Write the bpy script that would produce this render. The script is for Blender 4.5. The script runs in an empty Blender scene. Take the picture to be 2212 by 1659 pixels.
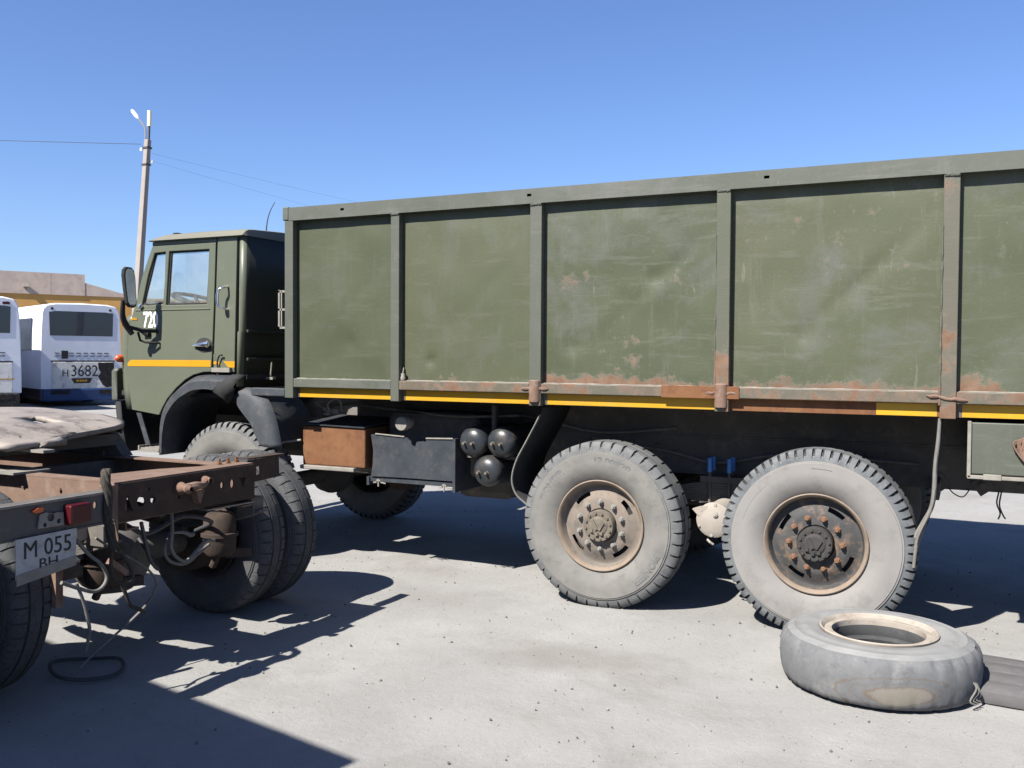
import bpy, bmesh, math, random
import numpy as np
from mathutils import Vector, Matrix, noise
random.seed(7)
R = math.radians
C = bpy.context.scene.collection
SC = bpy.context.scene

# ------------------------------------------------------------------ camera
cam = bpy.data.cameras.new('camera'); cam.sensor_fit = 'HORIZONTAL'; cam.sensor_width = 36
cam.lens = 2032.95 / 2212 * 36; cam.clip_start = 0.05; cam.clip_end = 3000
co = bpy.data.objects.new('camera', cam); C.objects.link(co)
yaw, pitch, roll = 0.4525, -0.0297, 0.0066
fw = Vector((-math.sin(yaw)*math.cos(pitch), math.cos(yaw)*math.cos(pitch), math.sin(pitch)))
r0 = Vector((math.cos(yaw), math.sin(yaw), 0)); u0 = r0.cross(fw)
rr = r0*math.cos(roll) + u0*math.sin(roll); uu = -r0*math.sin(roll) + u0*math.cos(roll)
m = Matrix((rr, uu, -fw)).transposed().to_4x4(); m.translation = Vector((2.182, -5.768, 1.66))
co.matrix_world = m
SC.camera = co

# ------------------------------------------------------------------ light
KX, KY = 0.30, 0.90                       # horizontal travel of the sun's rays per metre of fall
el = math.atan(1/math.hypot(KX, KY)); az = math.atan2(-KX, -KY)
w = bpy.data.worlds.new('World'); SC.world = w; w.use_nodes = True
nt = w.node_tree; bg = nt.nodes['Background']
sky = nt.nodes.new('ShaderNodeTexSky'); sky.sky_type = 'NISHITA'; sky.sun_disc = False
sky.sun_elevation = el; sky.sun_rotation = az % (2*math.pi)
sky.altitude = 0; sky.air_density = 1.0; sky.dust_density = 0.5; sky.ozone_density = 2.2
tint = nt.nodes.new('ShaderNodeMix'); tint.data_type = 'RGBA'; tint.blend_type = 'MULTIPLY'; tint.inputs[0].default_value = 1
tint.inputs[7].default_value = (0.75, 0.88, 1.19, 1)
nt.links.new(sky.outputs[0], tint.inputs[6]); nt.links.new(tint.outputs[2], bg.inputs[0]); bg.inputs[1].default_value = 0.05
sl = bpy.data.lights.new('sun', 'SUN'); sl.energy = 5.0; sl.angle = R(0.53); sl.color = (1, 0.95, 0.87)
so = bpy.data.objects.new('sun', sl); C.objects.link(so)
so.rotation_euler = Vector((KX, KY, -1)).to_track_quat('-Z', 'Y').to_euler(); so.location = (-10, -30, 40)
vs = SC.view_settings; vs.view_transform = 'Standard'; vs.look = 'None'; vs.gamma = 1; vs.use_curve_mapping = False
vs.exposure = 1.53

# ------------------------------------------------------------------ materials
AL = 0.50
def K_(c): return tuple(q*AL for q in c) if isinstance(c, tuple) else c
class N:
    def __init__(s, name):
        s.m = bpy.data.materials.new(name); s.m.use_nodes = True
        s.t = s.m.node_tree; s.b = s.t.nodes['Principled BSDF']
        s.co = s.t.nodes.new('ShaderNodeTexCoord').outputs['Object']
    def n(s, ty, **kw):
        x = s.t.nodes.new(ty)
        for k, v in kw.items(): setattr(x, k, v)
        return x
    def L(s, a, b): s.t.links.new(a, b)
    def noise(s, scale, detail=4, rough=0.6, stretch=None, off=0, dist=0):
        mp = s.n('ShaderNodeMapping'); s.L(s.co, mp.inputs[0])
        mp.inputs['Scale'].default_value = stretch or (1, 1, 1); mp.inputs['Location'].default_value = (off, off*1.7, off*.6)
        x = s.n('ShaderNodeTexNoise'); s.L(mp.outputs[0], x.inputs['Vector'])
        x.inputs['Scale'].default_value = scale; x.inputs['Detail'].default_value = detail; x.inputs['Roughness'].default_value = rough
        x.inputs['Distortion'].default_value = dist
        return x.outputs['Fac']
    def rng(s, v, a, b, c=0.0, d=1.0):
        x = s.n('ShaderNodeMapRange'); s.L(v, x.inputs[0])
        for i, q in enumerate((a, b, c, d)): x.inputs[i+1].default_value = q
        return x.outputs[0]
    def op(s, o, a, b):
        x = s.n('ShaderNodeMath', operation=o)
        for i, q in enumerate((a, b)):
            if isinstance(q, (int, float)): x.inputs[i].default_value = q
            else: s.L(q, x.inputs[i])
        return x.outputs[0]
    def mix(s, f, a, b, mode='MIX'):
        x = s.n('ShaderNodeMix', data_type='RGBA', blend_type=mode)
        if isinstance(f, (int, float)): x.inputs[0].default_value = f
        else: s.L(f, x.inputs[0])
        for i, q in ((6, a), (7, b)):
            if isinstance(q, tuple): x.inputs[i].default_value = (*q[:3], 1)
            else: s.L(q, x.inputs[i])
        return x.outputs[2]
    def z(s):
        x = s.n('ShaderNodeSeparateXYZ'); s.L(s.co, x.inputs[0]); return x.outputs
    def bump(s, h, strength=0.3, dist=0.01):
        x = s.n('ShaderNodeBump'); x.inputs['Strength'].default_value = strength; x.inputs['Distance'].default_value = dist
        s.L(h, x.inputs['Height']); s.L(x.outputs[0], s.b.inputs['Normal'])
    def fin(s, col, rough=0.7, metal=0.0, spec=None):
        if isinstance(col, tuple): s.b.inputs['Base Color'].default_value = (*col[:3], 1)
        else: s.L(col, s.b.inputs['Base Color'])
        if isinstance(rough, (int, float)): s.b.inputs['Roughness'].default_value = rough
        else: s.L(rough, s.b.inputs['Roughness'])
        s.b.inputs['Metallic'].default_value = metal
        if spec is not None: s.b.inputs['Specular IOR Level'].default_value = spec
        return s.m

RUST = (0.092, 0.048, 0.028); RUST2 = (0.135, 0.086, 0.058)
def paint(name, base, alt, pale, rust=0.0, zr=None, streak=0.4, rough=0.55, off=0, sc=1.0, dust=0.0, bump=0.15):
    s = N(name); base, alt, pale = K_(base), K_(alt), K_(pale)
    c = s.mix(s.rng(s.noise(1.7*sc, 5, .6, off=off), .35, .7), base, alt)
    st = s.rng(s.noise(3*sc, 7, .75, stretch=(6, 6, .8), off=off+3), .55, .80)
    c = s.mix(s.op('MULTIPLY', st, streak*.55), c, pale)
    st2 = s.rng(s.noise(4*sc, 7, .75, stretch=(.45, .45, 3.5), off=off+9, dist=.4), .54, .76)
    c = s.mix(s.op('MULTIPLY', st2, streak*.75), c, pale)
    bl = s.rng(s.noise(2.1*sc, 7, .7, off=off+29, dist=.5), .50, .72)
    c = s.mix(s.op('MULTIPLY', bl, streak*.8), c, (pale[0]*.78, pale[1]*.80, pale[2]*.86))
    sc2 = s.rng(s.noise(9*sc, 5, .7, stretch=(1, 1, .25), off=off+41, dist=1.2), .66, .72)
    c = s.mix(s.op('MULTIPLY', sc2, streak*.6), c, (pale[0]*1.1, pale[1]*1.08, pale[2]*1.02))
    sp = s.rng(s.noise(34*sc, 3, .6, off=off+5), .69, .74)
    c = s.mix(s.op('MULTIPLY', sp, .55*min(1, streak*2)), c, pale)
    if dust: c = s.mix(s.op('MULTIPLY', s.rng(s.noise(5*sc, 6, .7, off=off+21), .35, .75), dust), c, K_((.33, .29, .25)))
    if rust > 0:
        k = s.noise(4.2*sc, 8, .72, off=off+13)
        if zr:
            g = s.rng(s.z()[2], zr[0], zr[1], zr[2], 0.0); k = s.op('ADD', k, g)
        k = s.op('ADD', k, s.op('MULTIPLY', s.op('SUBTRACT', s.noise(38, 5, .75, off=off+3), .5), .20))
        rm = s.op('MULTIPLY', s.rng(k, .745-rust, .83-rust), s.rng(s.noise(26, 5, .7, off=off+6), .25, .5, .55, 1))
        rc = s.mix(s.rng(s.noise(16*sc, 4, .6, off=off), .3, .7), RUST, RUST2)
        ed = s.rng(k, .71-rust, .78-rust)
        c = s.mix(s.op('MULTIPLY', ed, .45), c, pale)
        c = s.mix(rm, c, rc)
        s.bump(s.op('ADD', s.noise(60, 4, .6), rm), bump, .004)
        return s.fin(c, s.rng(rm, 0, 1, rough, .9), spec=.35)
    s.bump(s.noise(45, 5, .6, off=off), bump, .004)
    return s.fin(c, rough, spec=.35)

def grimy(name, a, b, sc=6, rough=.85, c3=None, amt=.5, metal=0, bump=.3, spec=.3, al=True):
    s = N(name)
    if al: a, b, c3 = K_(a), K_(b), K_(c3)
    c = s.mix(s.rng(s.noise(sc, 6, .65), .35, .68), a, b)
    if c3: c = s.mix(s.op('MULTIPLY', s.rng(s.noise(sc*1.8, 6, .7, off=7), .52, .66), amt), c, c3)
    s.bump(s.noise(sc*9, 5, .65), bump, .004)
    return s.fin(c, rough, metal, spec)

GREEN = (0.090, 0.104, 0.054); GREEN_D = (0.068, 0.082, 0.042); CHALK = (0.185, 0.19, 0.16)
M = {}
for i in range(6):
    M['panel%d' % i] = paint('panel_paint_%d' % i, GREEN, (.098, .106, .055) if i % 2 else GREEN_D, CHALK, rust=(.05, .095, .13, .125, .115, .10)[i], zr=(1.47, 1.58, (.06, .15, .24, .22, .24, .18)[i]), streak=(.45, .6, .95, .95, .8, .7)[i], off=i*11.3)
M['rail'] = paint('rail_paint', (.128, .138, .112), (.092, .105, .078), (.215, .215, .19), rust=.04, streak=.95, off=4)
M['rail_rust'] = paint('rail_rusty_paint', (.12, .125, .09), (.16, .12, .085), (.2, .18, .15), rust=.26, streak=.5, off=8)
M['post'] = paint('post_paint', (.122, .13, .105), (.105, .117, .088), (.19, .185, .16), rust=.06, zr=(1.3, 1.5, .1), streak=.85, off=2)
M['post_rust'] = paint('post_rusty_paint', (.12, .125, .09), (.10, .115, .075), (.19, .17, .13), rust=.10, zr=(1.3, 2.3, .22), streak=.5, off=6)
M['post_old'] = paint('post_old_paint', (.12, .125, .09), (.15, .13, .10), (.21, .18, .14), rust=.13, zr=(1.4, 2.7, .16), streak=.6, off=61)
M['cab'] = paint('cab_paint', (.150, .170, .118), (.135, .157, .108), (.23, .235, .20), streak=.25, rough=.42, dust=.10, off=1, bump=.05)
M['roof'] = paint('roof_dusty_paint', (.27, .262, .20), (.24, .236, .175), (.33, .32, .265), streak=.3, rough=.5, dust=.35, off=17, bump=.05)
M['cab_shade'] = paint('cab_paint_shaded', (.05, .055, .04), (.04, .043, .035), (.09, .085, .07), streak=.3, rough=.5)  # cab paint darkened, puts the rear wall's shade into the colour
M['yellow'] = paint('yellow_paint', (.72, .36, .008), (.68, .32, .006), (.75, .45, .05), streak=.25, rough=.45, off=3, bump=.05)
M['yellow_dirty'] = paint('yellow_band_paint', (.72, .40, .008), (.62, .32, .01), (.6, .5, .3), rust=.05, streak=.3, rough=.5, off=31, bump=.05)
M['rust'] = grimy('rust_brown', (.20, .082, .036), (.27, .13, .058), 5, .9, (.13, .055, .03), .6)
M['rust_dusty'] = grimy('rust_dusty', (.30, .20, .15), (.20, .11, .075), 7, .9, (.36, .29, .24), .5)
M['rust_tractor'] = grimy('rust_tractor', (.27, .18, .135), (.20, .125, .092), 6, .88, (.36, .29, .25), .4)
M['rust_dark'] = grimy('rust_dark_grime_shade', (.075, .05, .038), (.05, .036, .03), 7, .9, (.13, .085, .06), .5)
M['black_paint'] = grimy('black_dusty_paint', (.042, .05, .062), (.07, .08, .093), 6, .45, (.13, .12, .11), .5, bump=.15)
M['bluegrey'] = grimy('bluegrey_fender', (.050, .060, .074), (.078, .088, .10), 7, .65, (.17, .15, .13), .5)
M['tank'] = grimy('tank_paint', (.030, .036, .043), (.045, .051, .058), 5, .34, (.13, .10, .075), .5, bump=.08, spec=.35)
M['chassis'] = grimy('chassis_grime', (.125, .118, .11), (.18, .165, .15), 4, .9, (.30, .25, .21), .5)
M['rubber'] = grimy('rubber_dark', (.022, .022, .023), (.04, .04, .042), 8, .85)
M['groove'] = grimy('tread_groove', (.055, .055, .056), (.09, .09, .088), 12, .92)
M['side_a'] = grimy('dusty_sidewall', (.27, .26, .24), (.21, .205, .195), 5, .93, (.15, .15, .148), .55, bump=.12)
M['tread_a'] = grimy('dusty_tread', (.22, .225, .225), (.15, .155, .16), 9, .92, (.10, .105, .11), .6)
def crack_mat():
    s = N('cracked_tread'); v = s.n('ShaderNodeTexVoronoi', feature='DISTANCE_TO_EDGE'); s.L(s.co, v.inputs['Vector']); v.inputs['Scale'].default_value = 16
    e = s.rng(v.outputs['Distance'], .0, .035)
    c = s.mix(s.rng(s.noise(6, 6, .65), .35, .68), K_((.12, .124, .13)), K_((.08, .083, .088)))
    c = s.mix(e, K_((.055, .056, .058)), c); s.bump(e, .35, .004); return s.fin(c, .9, spec=.3)
M['tread_c'] = crack_mat()
M['side_b'] = grimy('pale_dusty_sidewall', (.335, .32, .305), (.29, .28, .268), 4, .95, (.21, .205, .20), .5, bump=.1)
M['tread_b'] = grimy('greyblue_tread', (.20, .215, .225), (.12, .13, .14), 9, .92, (.30, .30, .295), .5)
M['side_c'] = grimy('grey_tractor_tyre', (.105, .108, .112), (.075, .078, .082), 6, .9, (.14, .14, .14), .5)
M['side_l'] = grimy('worn_loose_tyre', (.33, .33, .325), (.26, .265, .27), 4, .93, (.20, .195, .19), .45, bump=.2)
M['tread_l'] = grimy('worn_loose_tread', (.21, .215, .22), (.17, .175, .18), 5, .93, (.27, .265, .25), .5, bump=.3)
M['rim_mid'] = grimy('rim_brown_dust', (.29, .235, .19), (.21, .19, .17), 7, .85, (.13, .115, .10), .7)
M['rim_rear'] = grimy('rim_black_rust', (.06, .063, .068), (.10, .095, .09), 8, .75, (.26, .17, .11), .75)
M['rim_lip'] = grimy('rim_lip_rust', (.35, .28, .22), (.25, .185, .135), 9, .85, (.35, .30, .25), .5)
M['nut_grey'] = grimy('nut_dusty_grey', (.33, .32, .29), (.26, .25, .23), 40, .7)
M['nut_rust'] = grimy('nut_rust', (.27, .15, .085), (.20, .10, .06), 40, .9)
M['hub_dust'] = grimy('hub_dusty', (.22, .19, .15), (.15, .13, .105), 25, .9, (.30, .25, .18), .5)
M['hub_black'] = grimy('hub_black', (.045, .043, .042), (.07, .066, .062), 20, .75)
M['cream'] = grimy('cream_dust', (.46, .42, .375), (.40, .36, .315), 10, .9)
M['palemetal'] = grimy('pale_metal', (.36, .34, .30), (.27, .25, .22), 14, .7)
M['chrome'] = N('chrome').fin((.75, .75, .75), .18, 1.0)
M['blue'] = N('blue_plastic').fin((.05, .17, .42), .5)
M['orange'] = N('orange_lens').fin((.36, .065, .014), .35)
M['red'] = grimy('red_lens', (.10, .008, .014), (.07, .006, .010), 20, .35)
M['white_num'] = N('white_number_paint').fin((.8, .8, .8), .5)
M['interior'] = N('cab_interior').fin((.016, .016, .017), .8)
M['interior_pale'] = N('cab_lining').fin((.30, .31, .30), .8)
M['busw'] = grimy('bus_white', (.58, .60, .66), (.52, .54, .60), 3, .4, (.55, .55, .55), .3, bump=.02, al=False)
M['busdirty'] = grimy('bus_dirty_white', (.60, .59, .57), (.50, .48, .45), 3, .6, (.10, .09, .085), .55, bump=.02, al=False)
M['busblue'] = grimy('bus_blue', (.03, .085, .26), (.024, .07, .21), 4, .5, (.07, .07, .08), .4)
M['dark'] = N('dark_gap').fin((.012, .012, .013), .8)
M['busglass'] = N('bus_dark_glass').fin((.02, .028, .04), .08, 0, .6)
M['soot'] = grimy('soot_black', (.022, .021, .02), (.045, .04, .038), 8, .9, (.3, .29, .28), .25)
M['wally'] = grimy('ochre_wall', (.44, .25, .08), (.38, .21, .065), 1.2, .9, al=False)
M['concrete'] = grimy('parapet_concrete', (.42, .34, .29), (.34, .28, .245), 1.6, .95, (.24, .20, .18), .5, al=False)
M['polec'] = grimy('pole_concrete', (.46, .41, .38), (.40, .36, .33), 3, .9)
M['ivory'] = N('ivory_antenna').fin((.62, .60, .40), .5)
M['lampw'] = N('lamp_shell').fin((.75, .76, .76), .35)
M['wire'] = N('black_wire').fin((.03, .03, .035), .6)
M['wire_pale'] = grimy('dusty_hose', (.26, .25, .23), (.17, .165, .155), 20, .85)
M['mat'] = grimy('rubber_strip', (.165, .158, .162), (.125, .12, .124), 9, .93, (.20, .19, .195), .5)
M['rope'] = grimy('dirty_rope', (.07, .062, .05), (.045, .04, .034), 30, .95, (.14, .12, .095), .5)
M['tractor_grey'] = grimy('fifth_wheel_steel', (.44, .39, .35), (.30, .26, .23), 3.2, .6, (.10, .085, .075), .75)
M['cp'] = grimy('number_plate_white', (.62, .63, .64), (.50, .51, .52), 14, .6, (.22, .19, .16), .35)
M['offbox'] = grimy('box_truck_side', (.42, .43, .44), (.38, .39, .40), 3, .6)
# mirror and clear glass
def stain_mat():
    s = N('worn_loose_tread_stained')
    c = s.mix(s.rng(s.noise(5, 7, .7), .35, .68), K_((.225, .23, .235)), K_((.155, .16, .17)))
    c = s.mix(s.op('MULTIPLY', s.rng(s.noise(22, 6, .7, off=3), .56, .68), .5), c, K_((.10, .10, .105)))
    c = s.mix(s.op('MULTIPLY', s.rng(s.noise(11, 6, .7, off=8), .56, .68), .5), c, K_((.32, .31, .30)))
    mp = s.n('ShaderNodeMapping'); s.L(s.co, mp.inputs[0]); mp.inputs['Location'].default_value = (-.28, .70, -.62); mp.inputs['Scale'].default_value = (2.2, 1.6, 7.0)
    ln = s.n('ShaderNodeVectorMath', operation='LENGTH'); s.L(mp.outputs[0], ln.inputs[0])
    d = s.op('ADD', ln.outputs['Value'], s.op('MULTIPLY', s.noise(6, 6, .65), .45))
    c = s.mix(s.rng(d, .52, .66, .85, 0), c, K_((.30, .27, .22)))
    for r_, wd, am in ((.60, 30, .7), (.72, 40, .35), (.86, 34, .65)):
        b = s.op('SUBTRACT', 1.0, s.op('MULTIPLY', s.op('ABSOLUTE', s.op('SUBTRACT', d, r_), 0), wd)); b = s.op('MAXIMUM', b, 0)
        b = s.op('MULTIPLY', b, s.rng(s.noise(6, 4, .6, off=31), .25, .5))
        c = s.mix(s.op('MULTIPLY', b, am), c, K_((.19, .125, .08)))
    s.bump(s.noise(40, 5, .65), .3, .004); return s.fin(c, .93, spec=.3)
M['tread_l'] = stain_mat()
M['rim_ring'] = grimy('rim_ring_pale', (.50, .45, .39), (.40, .345, .29), 8, .85, (.27, .205, .155), .5)
M['mirrorglass'] = N('mirror_glass').fin((.75, .8, .84), .03, 1.0)
def glass():
    s = N('dusty_window_glass'); s.t.nodes.remove(s.b)
    tr = s.n('ShaderNodeBsdfTransparent'); tr.inputs[0].default_value = (.86, .91, .93, 1)
    gl = s.n('ShaderNodeBsdfGlossy'); gl.inputs['Roughness'].default_value = .03
    df = s.n('ShaderNodeBsdfDiffuse'); df.inputs[0].default_value = (.6, .6, .58, 1)
    fr = s.n('ShaderNodeLayerWeight'); fr.inputs[0].default_value = .5; fo = s.op('ADD', s.op('MULTIPLY', s.op('POWER', fr.outputs['Facing'], 4.0), .8), .05)
    a = s.n('ShaderNodeMixShader'); s.L(fo, a.inputs[0]); s.L(tr.outputs[0], a.inputs[1]); s.L(gl.outputs[0], a.inputs[2])
    b = s.n('ShaderNodeMixShader'); s.L(s.rng(s.noise(3, 5, .65), .35, .75, .035, .11), b.inputs[0]); s.L(a.outputs[0], b.inputs[1]); s.L(df.outputs[0], b.inputs[2])
    s.L(b.outputs[0], s.t.nodes['Material Output'].inputs[0]); return s.m
M['glass'] = glass()
def ground_mat():
    s = N('sandy_concrete_ground')
    c = s.mix(s.rng(s.noise(.55, 6, .6), .35, .68), (.183, .180, .174), (.212, .209, .203))
    c = s.mix(s.op('MULTIPLY', s.rng(s.noise(1.6, 7, .65, off=3), .50, .66), .55), c, (.238, .236, .231))
    c = s.mix(s.op('MULTIPLY', s.rng(s.noise(2.6, 8, .7, off=9, dist=.6), .55, .72), .5), c, (.142, .137, .131))
    c = s.mix(s.op('MULTIPLY', s.rng(s.noise(85, 4, .7, off=1), .60, .70), .55), c, (.09, .084, .078))
    c = s.mix(s.op('MULTIPLY', s.rng(s.noise(120, 3, .7, off=5), .62, .70), .6), c, (.31, .305, .30))
    c = s.mix(s.op('MULTIPLY', s.rng(s.noise(.9, 5, .6, off=15, dist=.8), .56, .66), .45), c, (.148, .14, .128))
    c = s.mix(s.op('MULTIPLY', s.rng(s.noise(38, 5, .75, off=19), .63, .70), .45), c, (.10, .094, .088))
    c = s.mix(s.op('MULTIPLY', s.rng(s.noise(4.5, 8, .75, off=23), .45, .75), .30), c, (.235, .232, .226))
    for loc, scl, col, am in (((.32, -.95, 0), (1.0, 2.2, 0), (.150, .140, .128), .6), ((-.05, -1.15, 0), (1.5, 3.0, 0), (.150, .142, .132), .45), ((.25, -2.1, 0), (1.1, 2.0, 0), (.225, .222, .215), .6), ((2.9, .1, 0), (.9, 1.5, 0), (.215, .212, .206), .5), ((-1.1, -.2, 0), (1.2, 2.0, 0), (.145, .136, .125), .35)):
        mp = s.n('ShaderNodeVectorMath', operation='SUBTRACT'); s.L(s.co, mp.inputs[0]); mp.inputs[1].default_value = loc
        m2 = s.n('ShaderNodeVectorMath', operation='MULTIPLY'); s.L(mp.outputs[0], m2.inputs[0]); m2.inputs[1].default_value = scl
        ln = s.n('ShaderNodeVectorMath', operation='LENGTH'); s.L(m2.outputs[0], ln.inputs[0])
        d = s.op('ADD', ln.outputs['Value'], s.op('MULTIPLY', s.noise(2.5, 7, .65, off=loc[0]*9), 1.1))
        c = s.mix(s.rng(d, .78, 1.15, am, 0), c, col)
    h = s.op('ADD', s.noise(30, 8, .7), s.op('MULTIPLY', s.noise(190, 4, .7), .5))
    s.bump(h, .55, .012)
    return s.fin(c, .95, spec=.15)
M['ground'] = ground_mat()
M['stone_l'] = grimy('pebble_pale', (.46, .44, .42), (.36, .34, .32), 30, .9)
M['stone_d'] = grimy('pebble_dark', (.15, .135, .125), (.24, .22, .20), 30, .9)

# ------------------------------------------------------------------ mesh helpers
class MB:
    def __init__(s): s.v = []; s.f = []; s.m = []
    def add(s, vs, fs, m=0):
        k = len(s.v); s.v += [tuple(p) for p in vs]
        for f in fs: s.f.append([i+k for i in f]); s.m.append(m)
        return s
    def box(s, x0, x1, y0, y1, z0, z1, m=0):
        v = [(x, y, z) for x in (x0, x1) for y in (y0, y1) for z in (z0, z1)]
        return s.add(v, [(0, 1, 3, 2), (4, 6, 7, 5), (0, 4, 5, 1), (2, 3, 7, 6), (0, 2, 6, 4), (1, 5, 7, 3)], m)
    def obox(s, c, ax, h, m=0):
        c = Vector(c); ax = [Vector(a).normalized() for a in ax]
        v = [c + ax[0]*h[0]*i + ax[1]*h[1]*j + ax[2]*h[2]*k for i in (-1, 1) for j in (-1, 1) for k in (-1, 1)]
        return s.add(v, [(0, 1, 3, 2), (4, 6, 7, 5), (0, 4, 5, 1), (2, 3, 7, 6), (0, 2, 6, 4), (1, 5, 7, 3)], m)
    def bar(s, a, b, wd, hg, m=0, up=(0, 0, 1)):
        a = Vector(a); b = Vector(b); d = (b-a); x = d.normalized(); y = Vector(up).cross(x)
        if y.length < 1e-4: y = Vector((1, 0, 0)).cross(x)
        y.normalize(); z = x.cross(y)
        return s.obox((a+b)/2, (x, y, z), (d.length/2, wd/2, hg/2), m)
    def tube(s, pts, r, n=8, m=0, smooth=0):
        pts = [Vector(p) for p in pts]
        if smooth:
            q = []
            P = [pts[0]*2-pts[1]] + pts + [pts[-1]*2-pts[-2]]
            for i in range(1, len(P)-2):
                for k in range(smooth):
                    t = k/smooth; a, b, c, d = P[i-1:i+3]
                    q.append(.5*((2*b)+(c-a)*t+(2*a-5*b+4*c-d)*t*t+(3*b-a-3*c+d)*t**3))
            q.append(pts[-1]); pts = q
        rs = r if isinstance(r, (list, tuple)) else [r]*len(pts)
        if len(rs) != len(pts): rs = list(np.interp(np.linspace(0, 1, len(pts)), np.linspace(0, 1, len(rs)), rs))
        v = []; ref = None
        for i, p in enumerate(pts):
            d = (pts[min(i+1, len(pts)-1)] - pts[max(i-1, 0)]).normalized()
            if ref is None: ref = d.orthogonal().normalized()
            ref = (ref - d*ref.dot(d)); ref = ref.normalized() if ref.length > 1e-5 else d.orthogonal().normalized()
            b = d.cross(ref)
            for k in range(n):
                a = 2*math.pi*k/n; v.append(p + (ref*math.cos(a) + b*math.sin(a))*rs[i])
        f = [(i*n+k, i*n+(k+1) % n, (i+1)*n+(k+1) % n, (i+1)*n+k) for i in range(len(pts)-1) for k in range(n)]
        f += [tuple(range(n-1, -1, -1)), tuple(range((len(pts)-1)*n, len(pts)*n))]
        return s.add(v, f, m)
    def lathe(s, prof, n=48, m=0, o=(0, 0, 0), ax='Y', mats=None, skip=None, cap=False):
        o = Vector(o)
        def P(r, a, t):
            c, d = math.cos(t)*r, math.sin(t)*r
            return o + Vector({'Y': (c, a, d), 'Z': (c, d, a), 'X': (a, c, d)}[ax])
        v = [P(r, a, 2*math.pi*k/n) for (r, a) in prof for k in range(n)]
        k0 = len(s.v); s.v += [tuple(p) for p in v]
        for i in range(len(prof)-1):
            for k in range(n):
                if skip and skip(i, k): continue
                s.f.append([k0+i*n+k, k0+i*n+(k+1) % n, k0+(i+1)*n+(k+1) % n, k0+(i+1)*n+k]); s.m.append(mats[i] if mats else m)
        if cap:
            for i in (0, len(prof)-1): s.f.append([k0+i*n+k for k in range(n)]); s.m.append(m)
        return s
    def prism(s, poly, d0, d1, plane='XZ', m=0):
        def P(a, b, d): return {'XZ': (a, d, b), 'YZ': (d, a, b), 'XY': (a, b, d)}[plane]
        n = len(poly); v = [P(a, b, d0) for a, b in poly] + [P(a, b, d1) for a, b in poly]
        f = [tuple(range(n)), tuple(range(2*n-1, n-1, -1))] + [(i, (i+1) % n, n+(i+1) % n, n+i) for i in range(n)]
        return s.add(v, f, m)
    def plate(s, outer, holes, d0, d1, plane='XZ', m=0):
        bm = bmesh.new()
        def P(a, b, d): return {'XZ': (a, d, b), 'YZ': (d, a, b), 'XY': (a, b, d)}[plane]
        loops = []
        for lp in [outer]+holes:
            vv = [bm.verts.new(P(a, b, d0)) for a, b in lp]; loops.append(vv)
            for i in range(len(vv)): bm.edges.new((vv[i], vv[(i+1) % len(vv)]))
        bmesh.ops.triangle_fill(bm, use_beauty=True, edges=bm.edges[:])
        bm.verts.index_update()
        vs0 = [v.co.copy() for v in bm.verts]; n = len(vs0)
        fs = [[v.index for v in f.verts] for f in bm.faces]
        dd = Vector(P(0, 0, d1)) - Vector(P(0, 0, d0))
        F = fs + [[i+n for i in reversed(f)] for f in fs]
        for lp in loops:
            ix = [v.index for v in lp]
            F += [[ix[i], ix[(i+1) % len(ix)], ix[(i+1) % len(ix)]+n, ix[i]+n] for i in range(len(ix))]
        bm.free()
        return s.add(vs0 + [v+dd for v in vs0], F, m)
    def grid(s, rows, m=0):
        n = len(rows[0]); v = [p for r in rows for p in r]
        return s.add(v, [(i*n+j, i*n+j+1, (i+1)*n+j+1, (i+1)*n+j) for i in range(len(rows)-1) for j in range(n-1)], m)
    def mesh(s, name, mats, smooth=None, recalc=True):
        me = bpy.data.meshes.new(name); me.from_pydata(s.v, [], s.f)
        mats = mats if isinstance(mats, (list, tuple)) else [mats]
        for q in mats: me.materials.append(M[q])
        me.polygons.foreach_set('material_index', s.m)
        if recalc:
            bm = bmesh.new(); bm.from_mesh(me); bmesh.ops.recalc_face_normals(bm, faces=bm.faces); bm.to_mesh(me); bm.free()
        if smooth:
            me.polygons.foreach_set('use_smooth', [True]*len(me.polygons)); me.set_sharp_from_angle(angle=R(smooth))
        me.update(); return me

W = {}
def place(name, me, parent=None, at=(0, 0, 0), bevel=0, solid=0, local=False):
    o = bpy.data.objects.new(name, me); C.objects.link(o); at = Vector(at)
    if parent is not None:
        o.parent = parent; o.location = at if local else at - W[parent.name]
    else: o.location = at
    W[o.name] = at
    if solid:
        q = o.modifiers.new('solid', 'SOLIDIFY'); q.thickness = solid; q.offset = 0
    if bevel:
        q = o.modifiers.new('bevel', 'BEVEL'); q.width = bevel; q.segments = 2; q.limit_method = 'ANGLE'; q.angle_limit = R(50)
    return o
def part(name, mb, mats, parent=None, at=(0, 0, 0), smooth=None, bevel=0, solid=0, local=False):
    return place(name, mb.mesh(name, mats, smooth), parent, at, bevel, solid, local)
def tag(o, label=None, cat=None, group=None, kind=None):
    for k, v in (('label', label), ('category', cat), ('group', group), ('kind', kind)):
        if v: o[k] = v
    return o
def thing(name, loc, label, cat, group=None, rz=0):
    o = bpy.data.objects.new(name, None); C.objects.link(o); o.location = loc; o.rotation_euler.z = rz
    o.empty_display_size = .2; W[o.name] = Vector(loc)
    return tag(o, label, cat, group)
def copy_tree(o, parent=None):
    c = o.copy(); C.objects.link(c)
    if parent is not None: c.parent = parent
    W[c.name] = W[o.name].copy()
    for ch in list(o.children): copy_tree(ch, c)
    return c
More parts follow.
